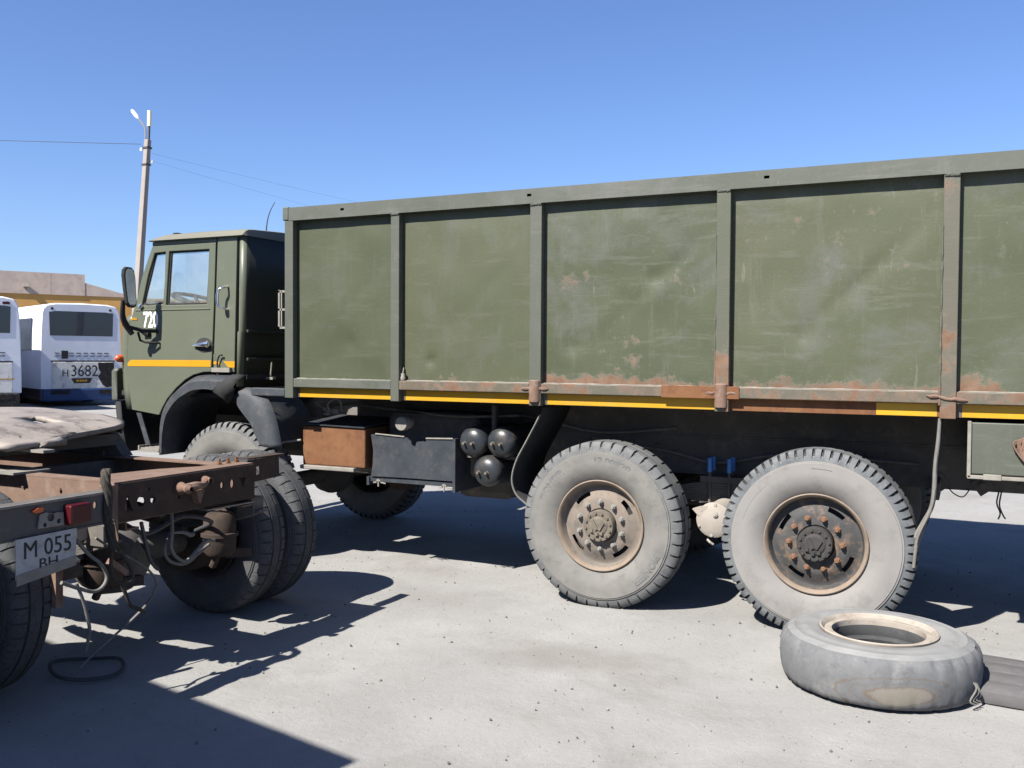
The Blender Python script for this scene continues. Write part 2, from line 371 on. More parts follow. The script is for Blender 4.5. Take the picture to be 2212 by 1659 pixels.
def text_mesh(body, size, extrude=.002, squeeze=1.0, offset=0.0, align='CENTER'):
    cu = bpy.data.curves.new('t', 'FONT'); cu.body = body; cu.size = size; cu.extrude = extrude; cu.align_x = align; cu.align_y = 'CENTER'
    cu.resolution_u = 3; cu.offset = offset
    ob = bpy.data.objects.new('t', cu); C.objects.link(ob)
    dg = bpy.context.evaluated_depsgraph_get(); me = ob.evaluated_get(dg).to_mesh()
    v = [(p.co.x*squeeze, p.co.y, p.co.z) for p in me.vertices]; f = [list(p.vertices) for p in me.polygons]
    ob.evaluated_get(dg).to_mesh_clear(); bpy.data.objects.remove(ob); bpy.data.curves.remove(cu)
    return v, f
def text_xz(mb, body, size, x, y, z, extrude=.002, squeeze=1.0, offset=0.0):   # readable from -Y
    v, f = text_mesh(body, size, extrude, squeeze, offset); mb.add([(x+a, y-c, z+b) for a, b, c in v], f)
def text_yz(mb, body, size, x, y, z, extrude=.002, squeeze=1.0, offset=0.0, shear=0):     # readable from +X
    v, f = text_mesh(body, size, extrude, squeeze, offset); mb.add([(x+c, y+a, z+b+a*shear) for a, b, c in v], f)
def circ(cx, cy, r, n=14, ry=None): return [(cx+r*math.cos(2*math.pi*k/n), cy+(ry or r)*math.sin(2*math.pi*k/n)) for k in range(n)]

# ------------------------------------------------------------------ ground
def axis(a, b, st, far):
    inner = list(np.arange(a, b, st)); out = []; d = st
    x = b
    while x < far: out.append(x); d *= 1.35; x += d
    out.append(far); left = []; x = a; d = st
    while x > -far: d *= 1.35; x -= d; left.append(max(x, -far))
    return left[::-1] + inner + out
gx = axis(-7, 6.5, .06, 900); gy = axis(-6.5, 8, .06, 900)
G = MB(); rows = []
for y in gy:
    row = []
    for x in gx:
        z = 0
        if -9 < x < 9 and -8 < y < 10:
            z = .007*noise.noise((x*1.3, y*1.3, 0)) + .004*noise.noise((x*5, y*5, 3)) + .0022*noise.noise((x*13, y*13, 7)) - .004
        row.append((x, y, z))
    rows.append(row)
G.grid(rows)
tag(part('ground', G, 'ground', smooth=180), kind='structure')

def pebbles(name, mat, n, seed, lo, hi):
    rs = np.random.RandomState(seed); mb = MB()
    t = (1+5**.5)/2
    iv = np.array([(-1, t, 0), (1, t, 0), (-1, -t, 0), (1, -t, 0), (0, -1, t), (0, 1, t), (0, -1, -t), (0, 1, -t), (t, 0, -1), (t, 0, 1), (-t, 0, -1), (-t, 0, 1)])/1.9
    fc = [(0, 11, 5), (0, 5, 1), (0, 1, 7), (0, 7, 10), (0, 10, 11), (1, 5, 9), (5, 11, 4), (11, 10, 2), (10, 7, 6), (7, 1, 8), (3, 9, 4), (3, 4, 2), (3, 2, 6), (3, 6, 8), (3, 8, 9), (4, 9, 5), (2, 4, 11), (6, 2, 10), (8, 6, 7), (9, 8, 1)]
    V = []; F = []
    for i in range(n):
        x = rs.uniform(-4.5, 4.5); y = rs.uniform(-4, 3.5)
        s = min(hi, lo*np.exp(rs.exponential(.55)))
        v = iv*(s*rs.uniform(.7, 1.2, 3))*(1+rs.uniform(-.2, .2, (12, 1))) + (x, y, s*.25)
        k = len(V)*1; V += v.tolist(); F += [(a+k, b+k, c+k) for a, b, c in fc]
    me = bpy.data.meshes.new(name); me.from_pydata(V, [], F); me.materials.append(M[mat])
    tag(place(name, me), 'small loose pebbles scattered over the pale dusty yard', 'gravel', kind='stuff')
pebbles('gravel', 'stone_l', 2400, 3, .0015, .006)
pebbles('gravel', 'stone_d', 2200, 5, .0015, .0075)

# ------------------------------------------------------------------ wheels
def tyre_mesh(name, Ro, Wd, Ri, nl, mats, depth=.012, flat=None, gw=.34, slant=0.0, shoulder=.055):
    # mats: sidewall, tread, groove ; local axis Y, outer face at y=0, inner at y=Wd
    s = Ro - Ri
    half = [(Ri-.005, .062, 'w'), (Ri+.012, .040, 'w'), (Ri+.05*s/.26, .022, 'w'), (Ri+.30*s, .004, 'w'), (Ri+.50*s, .0, 'w'), (Ri+.66*s, .004, 'w'),
            (Ri+.70*s, .004, 'w'), (Ri+.706*s, .009, 'w'), (Ri+.74*s, .010, 'w'), (Ri+.746*s, .0165, 'w'), (Ri+.80*s, .019, 'a'), (Ri+.90*s, .028, 'a'), (Ro-.010, .042, 'a'), (Ro-.003, shoulder, 'a'),
            (Ro-.001, Wd*.34, 'a'), (Ro-.009, Wd*.355, 'g'), (Ro-.009, Wd*.375, 'g'), (Ro, Wd*.39, 'b')]
    prof = half + [(r, Wd-y, z) for r, y, z in half[::-1]]
    fr = [0, 1-gw-.05, 1-gw, 1-.05]
    nA = nl*4; v = []; f = []; mi = []
    nP = len(prof)
    for k in range(nl):
        for q, fq in enumerate(fr):
            for i, (r, y, zn) in enumerate(prof):
                side = -1 if i < nP/2 else 1
                sh = (.5 if side > 0 else 0) if zn != 'b' else .25
                a = 2*math.pi*(k+fq+sh*0)/nl
                g = (q >= 2) if zn == 'a' else ((q < 1) if zn == 'b' and False else False)
                if zn == 'b': g = q == 0 and False
                rr_ = r; yy = y
                if g and i not in (10, nP-11):
                    rr_ -= depth*(1 if r > Ri+.85*s else .5); yy -= side*depth*.75 if r < Ro-.006 else 0
                if slant and zn in 'ab': a += slant*(r-(Ri+.78*s))*side
                v.append((rr_*math.cos(a), yy, rr_*math.sin(a)))
    for c in range(nA):
        c2 = (c+1) % nA; gq = (c % 4) == 2
        for i in range(nP-1):
            f.append((c*nP+i, c*nP+i+1, c2*nP+i+1, c2*nP+i))
            z0, z1 = prof[i][2], prof[i+1][2]
            if z0 == 'g' or z1 == 'g': mi.append(2)
            elif z0 == 'a' and z1 == 'a': mi.append(2 if (c % 4) in (1, 2, 3) and i not in (10, nP-12) else 1)
            elif z0 == 'w' and z1 == 'w': mi.append(0)
            else: mi.append(1 if 'a' in (z0, z1) or 'b' in (z0, z1) else 0)
    if flat is not None:
        v = [(x*(1+max(0, (-z-flat+.05))*.25), y, max(z, -flat)) for x, y, z in v]
    mb = MB(); mb.v = v; mb.f = [list(q) for q in f]; mb.m = mi
    return mb.mesh(name, mats, smooth=38)
def ring_text(mb, body, size, r0, deg, y, squeeze=1.2):
    v, f = text_mesh(body, size, .0022, squeeze, .0015)
    o = []
    for a, b, c in v:
        th = R(deg) - a/r0; r = r0+b
        o.append((r*math.cos(th), y-c, r*math.sin(th)))
    mb.add(o, f)
def disc_mesh(name, mats, nslot=4, sw=.30, phase=.3, Ri=.292):
    # rim barrel + flange + dished disc with real hand holes; local y: 0 = tyre outer face
    n = 80
    prof = [(Ri-.012, .30), (Ri-.03, .15), (Ri-.018, .062), (Ri-.002, .050), (Ri+.010, .034), (Ri+.012, .026), (Ri+.006, .022), (Ri-.004, .028), (Ri-.014, .050), (Ri-.024, .074), (Ri-.030, .092),
            (Ri-.036, .092), (Ri-.052, .087), (Ri-.060, .083), (Ri-.087, .071), (Ri-.095, .067), (Ri-.105, .062), (.170, .058), (.112, .058), (.108, .066), (.104, .11)]
    mt = [0, 0, 1, 1, 1, 1, 1, 1] + [0]*(len(prof)-9)
    def skip(i, k):
        if i != 13: return False
        t = (k/n*nslot + phase) % 1
        return t < sw
    mb = MB(); mb.lathe(prof, n, mats=mt, skip=skip)
    mb.lathe([(.245, .30), (.245, .13), (.0, .13)], 24, m=2)     # brake drum behind the hand holes
    return mb.mesh(name, mats, smooth=35)
nut = MB(); nut.lathe([(.021, 0), (.021, -.006), (.0165, -.007), (.0165, -.024), (.0135, -.027), (.0085, -.027), (.0085, -.038), (0.0001, -.038)], 6); nutm = nut.mesh('lug_nut', 'nut_grey')
nut.v = nut.v; nutr = nut.mesh('lug_nut', 'nut_rust')
bo = MB(); bo.lathe([(.0085, 0), (.0085, -.010), (.0001, -.011)], 6); bolt_l = bo.mesh('hub_bolt', 'hub_dust'); bolt_d = bo.mesh('hub_bolt', 'hub_black')
def hub_mesh(name, mat, ears=True):
    mb = MB()
    mb.lathe([(.104, .06), (.104, .0), (.100, -.006), (.072, -.008), (.066, -.006), (.058, -.014), (.045, -.016), (.0001, -.016)], 36)
    mb.obox((-.022, -.018, .008), ((.86, 0, .5), (0, 1, 0), (-.5, 0, .86)), (.012, .008, .034))
    mb.obox((.022, -.018, .004), ((.86, 0, -.5), (0, 1, 0), (.5, 0, .86)), (.012, .008, .030))
    for a in (215, 262, 300): mb.obox((.052*math.cos(R(a)), -.016, .052*math.sin(R(a))), ((1, 0, 0), (0, 1, 0), (0, 0, 1)), (.010, .007, .011))
    return mb.mesh(name, mat, smooth=40)
def wheel(parent, at, tyre, disc, hub, nutme, boltme, letters=None, spin=0, nn=10, nb=12, no=.5):
    wo = place('wheel', disc, parent, at); wo.rotation_euler.y = spin
    def sub(name, me, p=(0, 0, 0), ry=0):
        o = bpy.data.objects.new(name, me); C.objects.link(o); o.parent = wo; o.location = p; W[o.name] = Vector(at); o.rotation_euler.y = ry; return o
    t = sub('tyre', tyre); t.rotation_euler.y = -spin
    sub('hub', hub, (0, .012, 0))
    for k in range(nn):
        a = 2*math.pi*(k+no)/nn + .0; sub('lug_nut', nutme, (.155*math.cos(a), .058, .155*math.sin(a)), k*.5)
    for k in range(nb):
        a = 2*math.pi*k/nb + .2; sub('hub_bolt', boltme, (.086*math.cos(a), .005, .086*math.sin(a)), k*.3)
    if letters: o = sub('tyre_lettering', letters); o.rotation_euler.y = -spin
    return wo

# ------------------------------------------------------------------ the green truck
T = thing('cargo_truck', (0, 1.25, 0), 'olive green three-axle truck with long ribbed steel cargo body and yellow stripe', 'truck')
PX = [(-2.575, -2.495), (-1.607, -1.535), (-.495, -.409), (.767, .854), (2.035, 2.118), (3.30, 3.385), (4.53, 4.615)]
# side panels, dented
for i in range(6):
    x0, x1 = PX[i][1]-.02, PX[i+1][0]+.02; z0, z1 = 1.455, 2.70; nx, nz = 44, 44; rows = []
    for a in range(nz+1):
        row = []
        for b in range(nx+1):
            u, v_ = b/nx, a/nz; x = x0+(x1-x0)*u; z = z0+(z1-z0)*v_
            e = min(1, 8*min(u, 1-u, v_, 1-v_))
            d = .011*noise.noise((x*1.5, z*1.6, i*7.3)) + .0045*noise.noise((x*4.5, z*4.5, i*3.1))
            c = (x-(x0+.62*(x1-x0)))*.7-(z-2.1)*.75; d += .006*math.exp(-(c/.05)**2)*math.exp(-((z-2.12)/.28)**2)*(1 if i in (3, 2) else .3)
            for (px, pz, am, wd) in ((-1.30, 1.62, .016, .035), (.35, 2.18, .010, .05), (-.2, 1.72, .01, .06), (.15, 2.05, .006, .03), (1.3, 1.8, .008, .08), (-2.0, 1.75, .006, .05)):
                d += am*math.exp(-((x-px)**2+(z-pz)**2)/wd**2)
            row.append((x, .058+d*e, z))
        rows.append(row)
    part('side_panel', MB().grid(rows), 'panel%d' % i, T, smooth=180)
# posts
for i, (a, b) in enumerate(PX):
    zb = 1.326; mb = MB().box(a, b, 0.0, .055, zb, 2.684)
    part('post', mb, 'post_old' if i == 4 else 'post_rust' if i in (3, 5) else 'post', T, bevel=.004)
    if i:
        wb = MB(); wb.tube([(a+.004+(b-a-.008)*k/9, -.003+.003*random.random(), 2.678+.006*(random.random()-.5)) for k in range(10)], [.006+.004*random.random() for _ in range(10)], 6); part('weld_bead', wb, 'post', T)
# weld seams and rusty stake brackets on the sill
for i in (2, 3):
    a, b = PX[i]; mb = MB(); xc = (a+b)/2
    mb.lathe([(.040, 1.352), (.043, 1.37), (.041, 1.40), (.044, 1.43), (.041, 1.47), (.043, 1.492), (.036, 1.50), (.001, 1.497)], 14, ax='Z', o=(xc-.002, .012, 0))
    mb.tube([(xc-.10+.02*k, -.004+.003*random.random(), 1.44+.008*(random.random()-.5)) for k in range(11)], [.004]+[.007+.004*random.random() for _ in range(9)]+[.003], 6)
    part('stake_bracket', mb, 'rust_dusty', T, smooth=40)
wb = MB(); wb.tube([(1.965+.021*k, -.005+.002*random.random(), 1.452-.0022*k+.010*(random.random()-.5)) for k in range(11)], [.003]+[.006+.005*random.random() for _ in range(9)]+[.003], 6); part('weld_bead', wb, 'rust_dusty', T)
wb = MB(); wb.tube([(2.034, -.002+.004*random.random(), 1.40+.04*k) for k in range(26)], [.004+.005*random.random() for _ in range(26)], 6); part('weld_bead', wb, 'post_rust', T)
wb = MB(); wb.tube([(.768, .0+.004*random.random(), 1.49+.04*k) for k in range(24)], [.003+.004*random.random() for _ in range(24)], 6); part('weld_bead', wb, 'post_rust', T)
# top rail with slots
tr = MB(); xs = [-2.53, -2.034, -.502, 1.067, 2.6, 4.1, 4.615]
tr.box(-2.535, 4.615, .0, .10, 2.779, 2.785); tr.box(-2.535, 4.615, .004, .10, 2.685, 2.690)
cuts = [-2.535]+[q for x in xs[1:-1] for q in (x-.016, x+.016)]+[4.615]
for i in range(0, len(cuts), 2): tr.box(cuts[i], cuts[i+1], -.003, .004, 2.685, 2.785)
for x in xs[1:-1]: tr.box(x-.016, x+.016, -.003, .004, 2.685, 2.733); tr.box(x-.016, x+.016, -.003, .004, 2.751, 2.785)
tr.box(-2.535, 4.615, .096, .10, 2.690, 2.779)
part('top_rail', tr, 'rail', T)
part('corner_cap', MB().box(-2.592, -2.537, -.006, .1, 2.688, 2.792), 'rail', T, bevel=.008)
# bottom tube, recessed channel and yellow bands
for i in range(6):
    x0, x1 = PX[i][1]+.001, PX[i+1][0]-.001
    part('sill_rail', MB().box(x0, x1, .002, .07, 1.41, 1.477), 'rail' if i == 0 else 'rail_rust', T, bevel=.005)
    part('sill_channel', MB().box(x0, x1, .050, .075, 1.333, 1.409), 'rust' if i == 3 else 'rail_rust', T)
    y0, y1 = (x0+.03, x1-.005) if i != 3 else (1.70, 2.02)
    part('yellow_band', MB().box(y0, y1, .0485, .0515, 1.335, 1.405), 'yellow_dirty', T)
    li = MB(); li.tube([(x0+(x1-x0)*k/30, .03+.02*random.random(), 1.478) for k in range(31)], [.002+.004*random.random() for _ in range(31)], 5); part('dirt_line', li, 'palemetal', T)
part('patch_plate', MB().box(.43, .92, -.006, .001, 1.405, 1.482), 'rust', T, bevel=.002)
# other body walls and floor
part('front_wall', MB().box(-2.57, -2.53, .06, 2.44, 1.33, 2.78), 'panel0', T)
part('far_wall', MB().box(-2.53, 4.6, 2.42, 2.46, 1.33, 2.785), 'panel1', T)
part('rear_wall', MB().box(4.57, 4.61, .06, 2.42, 1.33, 2.785), 'panel2', T)
fl = MB().box(-2.53, 4.57, .08, 2.42, 1.40, 1.44)
for k in range(12): fl.box(-2.45+.6*k, -2.39+.6*k, .08, 2.42, 1.335, 1.40)
part('body_floor', fl, 'chassis', T)
ld = MB(); ld.box(-2.655, -2.640, .02, .04, 1.86, 2.16)
for z in (1.87, 2.01, 2.15): ld.box(-2.655, -2.572, .02, .04, z-.01, z+.006)
ld.box(-2.628, -2.618, .02, .04, 1.87, 2.15)
part('ladder_step', ld, 'palemetal', T)
dc = MB(); dc.lathe([(.001, -.03), (.018, -.03), (.022, -.015), (.016, 0), (.016, .02), (.001, .02)], 12, ax='Z', o=(-1.515, .03, 1.51)); dc.tube([(-1.518, .03, 1.53), (-1.52, .045, 1.57)], .004, 6); part('marker_lamp', dc, 'palemetal', T, smooth=40)
# chassis
for y0, y1, s in ((.85, .93, 1), (1.57, 1.65, -1)):
    mb = MB(); mb.box(-4.3, 4.45, *((y0, y0+.01) if s > 0 else (y1-.01, y1)), .84, 1.09); mb.box(-4.3, 4.45, y0, y1, 1.091, 1.105); mb.box(-4.3, 4.45, y0, y1, .826, .839)
    for k in range(26): mb.lathe([(.012, 0), (.012, -.012), (.001, -.013)], 6, o=(-2.2+.26*k, y0, .88+.15*(k % 2)))
    part('frame_rail', mb, 'chassis', T)
    part('subframe', MB().box(-2.5, 4.5, y0+.004, y1-.004, 1.106, 1.333), 'chassis', T)
for x in (-4.2, -2.9, -1.9, -.6, .69, 1.9, 3.0, 4.3): part('frame_crossmember', MB().box(x-.04, x+.04, .862, 1.64, .87, 1.06), 'chassis', T)
for x in (2.02, 2.27):
    dg = MB(); dg.obox((x, .842, .865), ((1, 0, .75), (0, 1, 0), (-.75, 0, 1)), (.05, .006, .05)); dg.lathe([(.022, 0), (.022, -.03), (.001, -.032)], 10, o=(x, .836, .865))
    part('gusset_plate', dg, 'chassis', T)
# axles, springs, balancer
for x in (0, 1.37):
    ax = MB(); ax.tube([(x, .3, .535), (x, 2.2, .535)], .085, 14); ax.lathe([(.01, -.2), (.12, -.19), (.2, -.1), (.225, 0), (.2, .1), (.12, .19), (.01, .2)], 20, ax='X', o=(x, 1.25, .54)); part('axle', ax, 'chassis', T, smooth=50)
ax = MB(); ax.tube([(-3.28, .3, .53), (-3.28, 2.2, .53)], .07, 14); ax.lathe([(.01, -.2), (.12, -.17), (.18, -.1), (.2, 0), (.18, .1), (.12, .17), (.01, .2)], 20, ax='X', o=(-3.28, 1.55, .54)); part('axle', ax, 'chassis', T, smooth=50)
part('drive_shaft', MB().tube([(-1.4, 1.25, .8), (0, 1.25, .58), (1.37, 1.25, .58)], .045, 10), 'chassis', T, smooth=50)
for y in (.70, 1.70):
    sp = MB()
    for k in range(9):
        L_ = .62-.055*k; zc = .80-.016*k; q = [(.69-L_+2*L_*j/10, y, zc-.16*(((j-5)/5)**2)*(L_/.62)**2) for j in range(11)]
        for j in range(10): sp.bar(q[j], q[j+1], .09, .014)
    sp.box(.52, .86, y-.06, y+.06, .80, .84)
    part('leaf_spring', sp, 'chassis', T)
    for px in (.585, .72):
        for yy in (y-.055, y+.055):
            u = MB(); u.tube([(px, yy, .60), (px, yy, .90)], .011, 8); ub = part('spring_bolt', u, 'chassis', T)
            part('blue_sleeve', MB().tube([(px, yy, .872), (px, yy, .968)], .0175, 10), 'blue', ub, smooth=40)
bl = MB(); bl.lathe([(.02, .5), (.10, .45), (.10, .06), (.115, .04), (.115, .02), (.09, .006), (.03, 0), (.0001, 0)], 24, o=(.70, .28, .60)); bl.prism([(.56, .665), (.60, .625), (.66, .60), (.66, .69), (.60, .68)], .285, .33)
for k in range(6): bl.lathe([(.011, 0), (.011, -.014), (.0001, -.015)], 6, o=(.70+.10*math.cos(k*1.05+.4), .298, .60+.10*math.sin(k*1.05+.4)))
bl.lathe([(.018, 0), (.018, -.014), (.009, -.015), (.009, -.02), (.0001, -.02)], 8, o=(.715, .284, .64))
part('balancer_hub', bl, 'cream', T, smooth=35)
part('grease_line', MB().tube([(.66, .3, .47), (.68, .29, .455), (.70, .3, .44)], .008, 6), 'cream', T)
# wheels
lt = MB(); ring_text(lt, '12.00R20', .052, .437, 78, .0025, 1.35); ring_text(lt, 'PIONEER', .056, .432, 143, .0025, 1.15); ring_text(lt, 'PIONEER', .056, .432, -38, .0025, 1.15)
letm = lt.mesh('tyre_lettering', 'tread_a')
lr = MB()
for d0, d1, r0 in ((128, 165, .44), (78, 93, .455), (242, 256, .43)): lr.tube([((r0)*math.cos(R(d0+(d1-d0)*k/10)), .003, r0*math.sin(R(d0+(d1-d0)*k/10))) for k in range(11)], .0028, 5)
letr = lr.mesh('tyre_lettering', 'tread_b')
tyA = tyre_mesh('tyre', .557, .31, .292, 44, ['side_a', 'tread_a', 'groove'], .010, .543, gw=.15, shoulder=.05)
tyB = tyre_mesh('tyre', .568, .32, .292, 66, ['side_b', 'tread_b', 'groove'], .013, .548, gw=.30, shoulder=.05)
tyF = tyre_mesh('tyre', .560, .30, .292, 52, ['side_a', 'tread_a', 'groove'], .015, .545, gw=.36)
dA = disc_mesh('wheel', ['rim_mid', 'rim_lip', 'dark'], phase=.75); dB = disc_mesh('wheel', ['rim_rear', 'rim_lip', 'dark'], phase=.54)
hA = hub_mesh('hub', 'hub_dust'); hB = hub_mesh('hub', 'hub_black')
wm = wheel(T, (0, .025, .543), tyA, dA, hA, nutm, bolt_l, letm)
wr = wheel(T, (1.37, .03, .548), tyB, dB, hB, nutr, bolt_d, letr, no=0)
wf = wheel(T, (-3.28, .10, .545), tyF, dA, hA, nutm, bolt_l)
for src, x in ((wm, 0), (wr, 1.37), (wf, -3.28)):
    c = copy_tree(src, T); c.location = Vector((x, 2.46, .545))-W[T.name]; c.rotation_euler = (0, 0, math.pi)
# mudguards round the bogie
def sweep(pts, y0, y1): return MB().grid([[(x, y, z) for x, z in pts] for y in (y0, (y0+y1)/2, y1)])
def smoothline(pts, n=5):
    P = [Vector((*p, 0)) for p in pts]; P = [P[0]*2-P[1]]+P+[P[-1]*2-P[-2]]; o = []
    for i in range(1, len(P)-2):
        for k in range(n):
            t = k/n; a, b, c, d = P[i-1:i+3]; q = .5*((2*b)+(c-a)*t+(2*a-5*b+4*c-d)*t*t+(3*b-a-3*c+d)*t**3); o.append((q.x, q.y))
    o.append(pts[-1]); return o
fl1 = smoothline([(-.44, 1.315), (-.47, 1.24), (-.561, 1.075), (-.640, .93), (-.672, .80), (-.64, .70), (-.557, .632)])
mg = part('mud_flap', sweep(fl1, .12, .62), 'rubber', T, smooth=60, solid=.008)
part('flap_edge', MB().tube([(x, .112, z) for x, z in fl1[4:]], .0075, 6), 'wire_pale', mg, smooth=60)
fl2 = smoothline([(2.036, 1.325), (2.03, 1.20), (2.018, 1.06), (2.01, .86), (1.98, .76), (1.935, .644), (1.922, .55), (1.915, .465)])
mg = part('mud_flap', sweep(fl2, .06, .50), 'rubber', T, smooth=60, solid=.012)
part('flap_edge', MB().tube([(x, .055, z) for x, z in fl2], [.010, .012, .013, .014, .012, .012, .011, .010], 6), 'wire_pale', mg, smooth=60)
bt = MB().prism([(1.995, .80), (1.975, .70), (1.945, .60), (1.925, .56), (1.905, .585), (1.915, .66), (1.95, .73), (1.975, .78)], .07, .10); part('flap_lining', bt, 'palemetal', mg)
part('flap_bracket', MB().box(1.985, 2.03, .50, .85, .80, .90), 'chassis', T)
# green tool box at the rear
tb = thing('tool_box', (2.5, .3, 1.02), 'x', 'x'); bpy.data.objects.remove(tb)
bx = part('tool_box', MB().box(2.19, 2.95, .06, .46, 1.02, 1.308), paint_name := 'rail', T, bevel=.006)
ed = MB(); ed.box(2.178, 2.198, .045, .075, 1.0, 1.315); ed.box(2.18, 2.96, .045, .075, .994, 1.014); ed.box(2.26, 2.35, .038, .05, .992, 1.024)
part('box_frame', ed, 'palemetal', bx, bevel=.003)
wi = MB()
for k in range(5): wi.tube([(2.465+.01*k, .05, 1.27-.01*k), (2.45-.012*k+.02*(k % 2), .035, 1.20), (2.44+.012*k, .03, 1.14-.015*k), (2.458+.006*k, .04, 1.20), (2.47, .05, 1.25)], .006, 5, smooth=4)
part('wire_bundle', wi, 'rust_dusty', bx)
hw = MB(); hw.tube([(2.36, .84, .83), (2.35, .83, .76), (2.37, .83, .70), (2.36, .83, .66)], .005, 5, smooth=4); hw.tube([(2.375, .84, .83), (2.365, .83, .75), (2.385, .83, .69), (2.40, .83, .665)], .005, 5, smooth=4)
part('hanging_cable', hw, 'wire', T); hw = MB(); hw.tube([(2.07, .84, .84), (2.11, .84, .80), (2.16, .84, .785), (2.20, .84, .84)], .004, 5, smooth=4); part('hanging_cable', hw, 'wire', T)
part('bracket_box', MB().box(2.2, 2.9, .46, .85, 1.05, 1.25), 'chassis', T)

# boxes, air tanks between the axles (set back under the body)
rb = part('battery_box', MB().box(-2.60, -2.0, .25, .74, .785, 1.095), 'rust', T, bevel=.010)
part('box_lid', MB().add([(-2.60, .235, 1.105), (-2.0, .235, 1.095), (-2.0, .76, 1.14), (-2.60, .76, 1.15), (-2.60, .235, 1.112), (-2.0, .235, 1.102), (-2.0, .76, 1.147), (-2.60, .76, 1.157)], [(0, 1, 2, 3), (7, 6, 5, 4), (0, 4, 5, 1), (1, 5, 6, 2), (2, 6, 7, 3), (3, 7, 4, 0)]), 'black_paint', rb)
part('box_ledge', MB().box(-2.61, -2.09, .225, .70, .752, .784), 'palemetal', rb, bevel=.006)
bp = [(-1.946, 1.051), (-1.90, 1.056), (-1.78, 1.053), (-1.70, 1.046), (-1.621, 1.040), (-1.585, 1.01), (-1.575, .985), (-1.550, .972), (-1.535, 1.012), (-1.49, 1.018), (-1.456, 1.015), (-1.45, 1.034), (-1.34, 1.040), (-1.215, 1.044), (-1.219, .735), (-1.60, .735), (-1.945, .730), (-1.930, .82), (-1.925, .93)]
bb = part('battery_cradle', MB().prism(bp, .25, .262), 'black_paint', T)
cr = MB(); cr.box(-1.965, -1.215, .264, .66, .69, .725); cr.box(-1.22, -1.198, .24, .66, .655, 1.05); cr.box(-1.985, -1.962, .25, .66, .66, .725); cr.box(-1.9, -1.25, .30, .62, .726, .95)
part('cradle_frame', cr, 'black_paint', bb)
for q in ([(-1.90, .245, 1.058), (-1.64, .245, 1.046)], [(-1.45, .245, 1.042), (-1.22, .245, 1.05)]): part('retaining_rod', MB().tube(q, .006, 6), 'palemetal', bb)
for x in (-1.87, -1.29):
    bar = MB(); bar.tube([(x-.05, .25, .682), (x-.02, .245, .687), (x-.015, .24, .702), (x+.015, .24, .702), (x+.02, .245, .687), (x+.06, .25, .680)], .006, 6); bar.tube([(x, .24, .715), (x, .24, .655)], .006, 6); part('wing_bolt', bar, 'palemetal', bb)
for (x, z) in ((-1.048, 1.034), (-.821, 1.040), (-.931, .828)):
    t = MB(); t.lathe([(.0001, 0), (.035, .003), (.07, .012), (.095, .028), (.109, .048), (.114, .07), (.114, .72), (.1, .75), (.0001, .76)], 32, o=(x, .19, z))
    tk = part('air_tank', t, 'tank', T, smooth=40)
    for dx in (-.045, .020):
        b = MB(); b.tube([(x+dx, .205, z-.006), (x+dx, .165, z-.006)], [.011, .010], 8); b.lathe([(.015, 0), (.015, -.008), (.007, -.009)], 6, o=(x+dx, .20, z-.006), cap=True); part('tank_fitting', b, 'hub_dust', tk)
st = MB(); st.box(-1.17, -.72, .36, .40, .905, .93); st.box(-.96, -.93, .36, .40, .9, 1.3); part('tank_strap', st, 'chassis', T)
cp = MB(); cp.lathe([(.0001, 0), (.05, .0), (.055, .01), (.055, .06), (.045, .07), (.045, .12)], 20, o=(-1.66, .225, 1.145)); part('filler_cap', cp, 'palemetal', T, smooth=40)
part('fuel_tank', MB().box(-1.95, -1.15, .48, .84, .74, 1.22), 'chassis', T, bevel=.05)
ho = MB(); ho.tube([(-2.365, .30, 1.215), (-2.385, .29, 1.26), (-2.345, .28, 1.30), (-2.29, .28, 1.318), (-2.265, .28, 1.31)], .008, 8, smooth=4); ho.tube([(-2.345, .3, 1.305), (-2.31, .29, 1.325), (-2.275, .28, 1.32), (-2.258, .29, 1.28), (-2.262, .3, 1.235)], .008, 8, smooth=4)
ho.tube([(-2.52, .30, 1.285), (-2.48, .30, 1.255), (-2.43, .3, 1.24), (-2.38, .3, 1.238)], .005, 6, smooth=3); ho.tube([(-2.43, .3, 1.232), (-2.37, .3, 1.205)], .012, 8); ho.box(-2.43, -2.38, .3, .33, 1.18, 1.20); ho.box(-2.35, -2.29, .3, .31, 1.195, 1.232); ho.tube([(-2.275, .29, 1.23), (-2.235, .29, 1.222)], .008, 8)
part('air_fitting', ho, 'palemetal', T, smooth=40)
part('stay_rod', MB().tube([(-2.93, .2, 1.22), (-2.85, .2, 1.07), (-2.80, .2, .965)], [.012, .009, .008], 8).tube([(-2.79, .2, .955), (-2.60, .23, .98)], .009, 8).lathe([(.026, -.012), (.026, .012), (.015, .012), (.015, -.012), (.026, -.012)], 14, o=(-2.80, .2, .945)), 'palemetal', T, smooth=50)
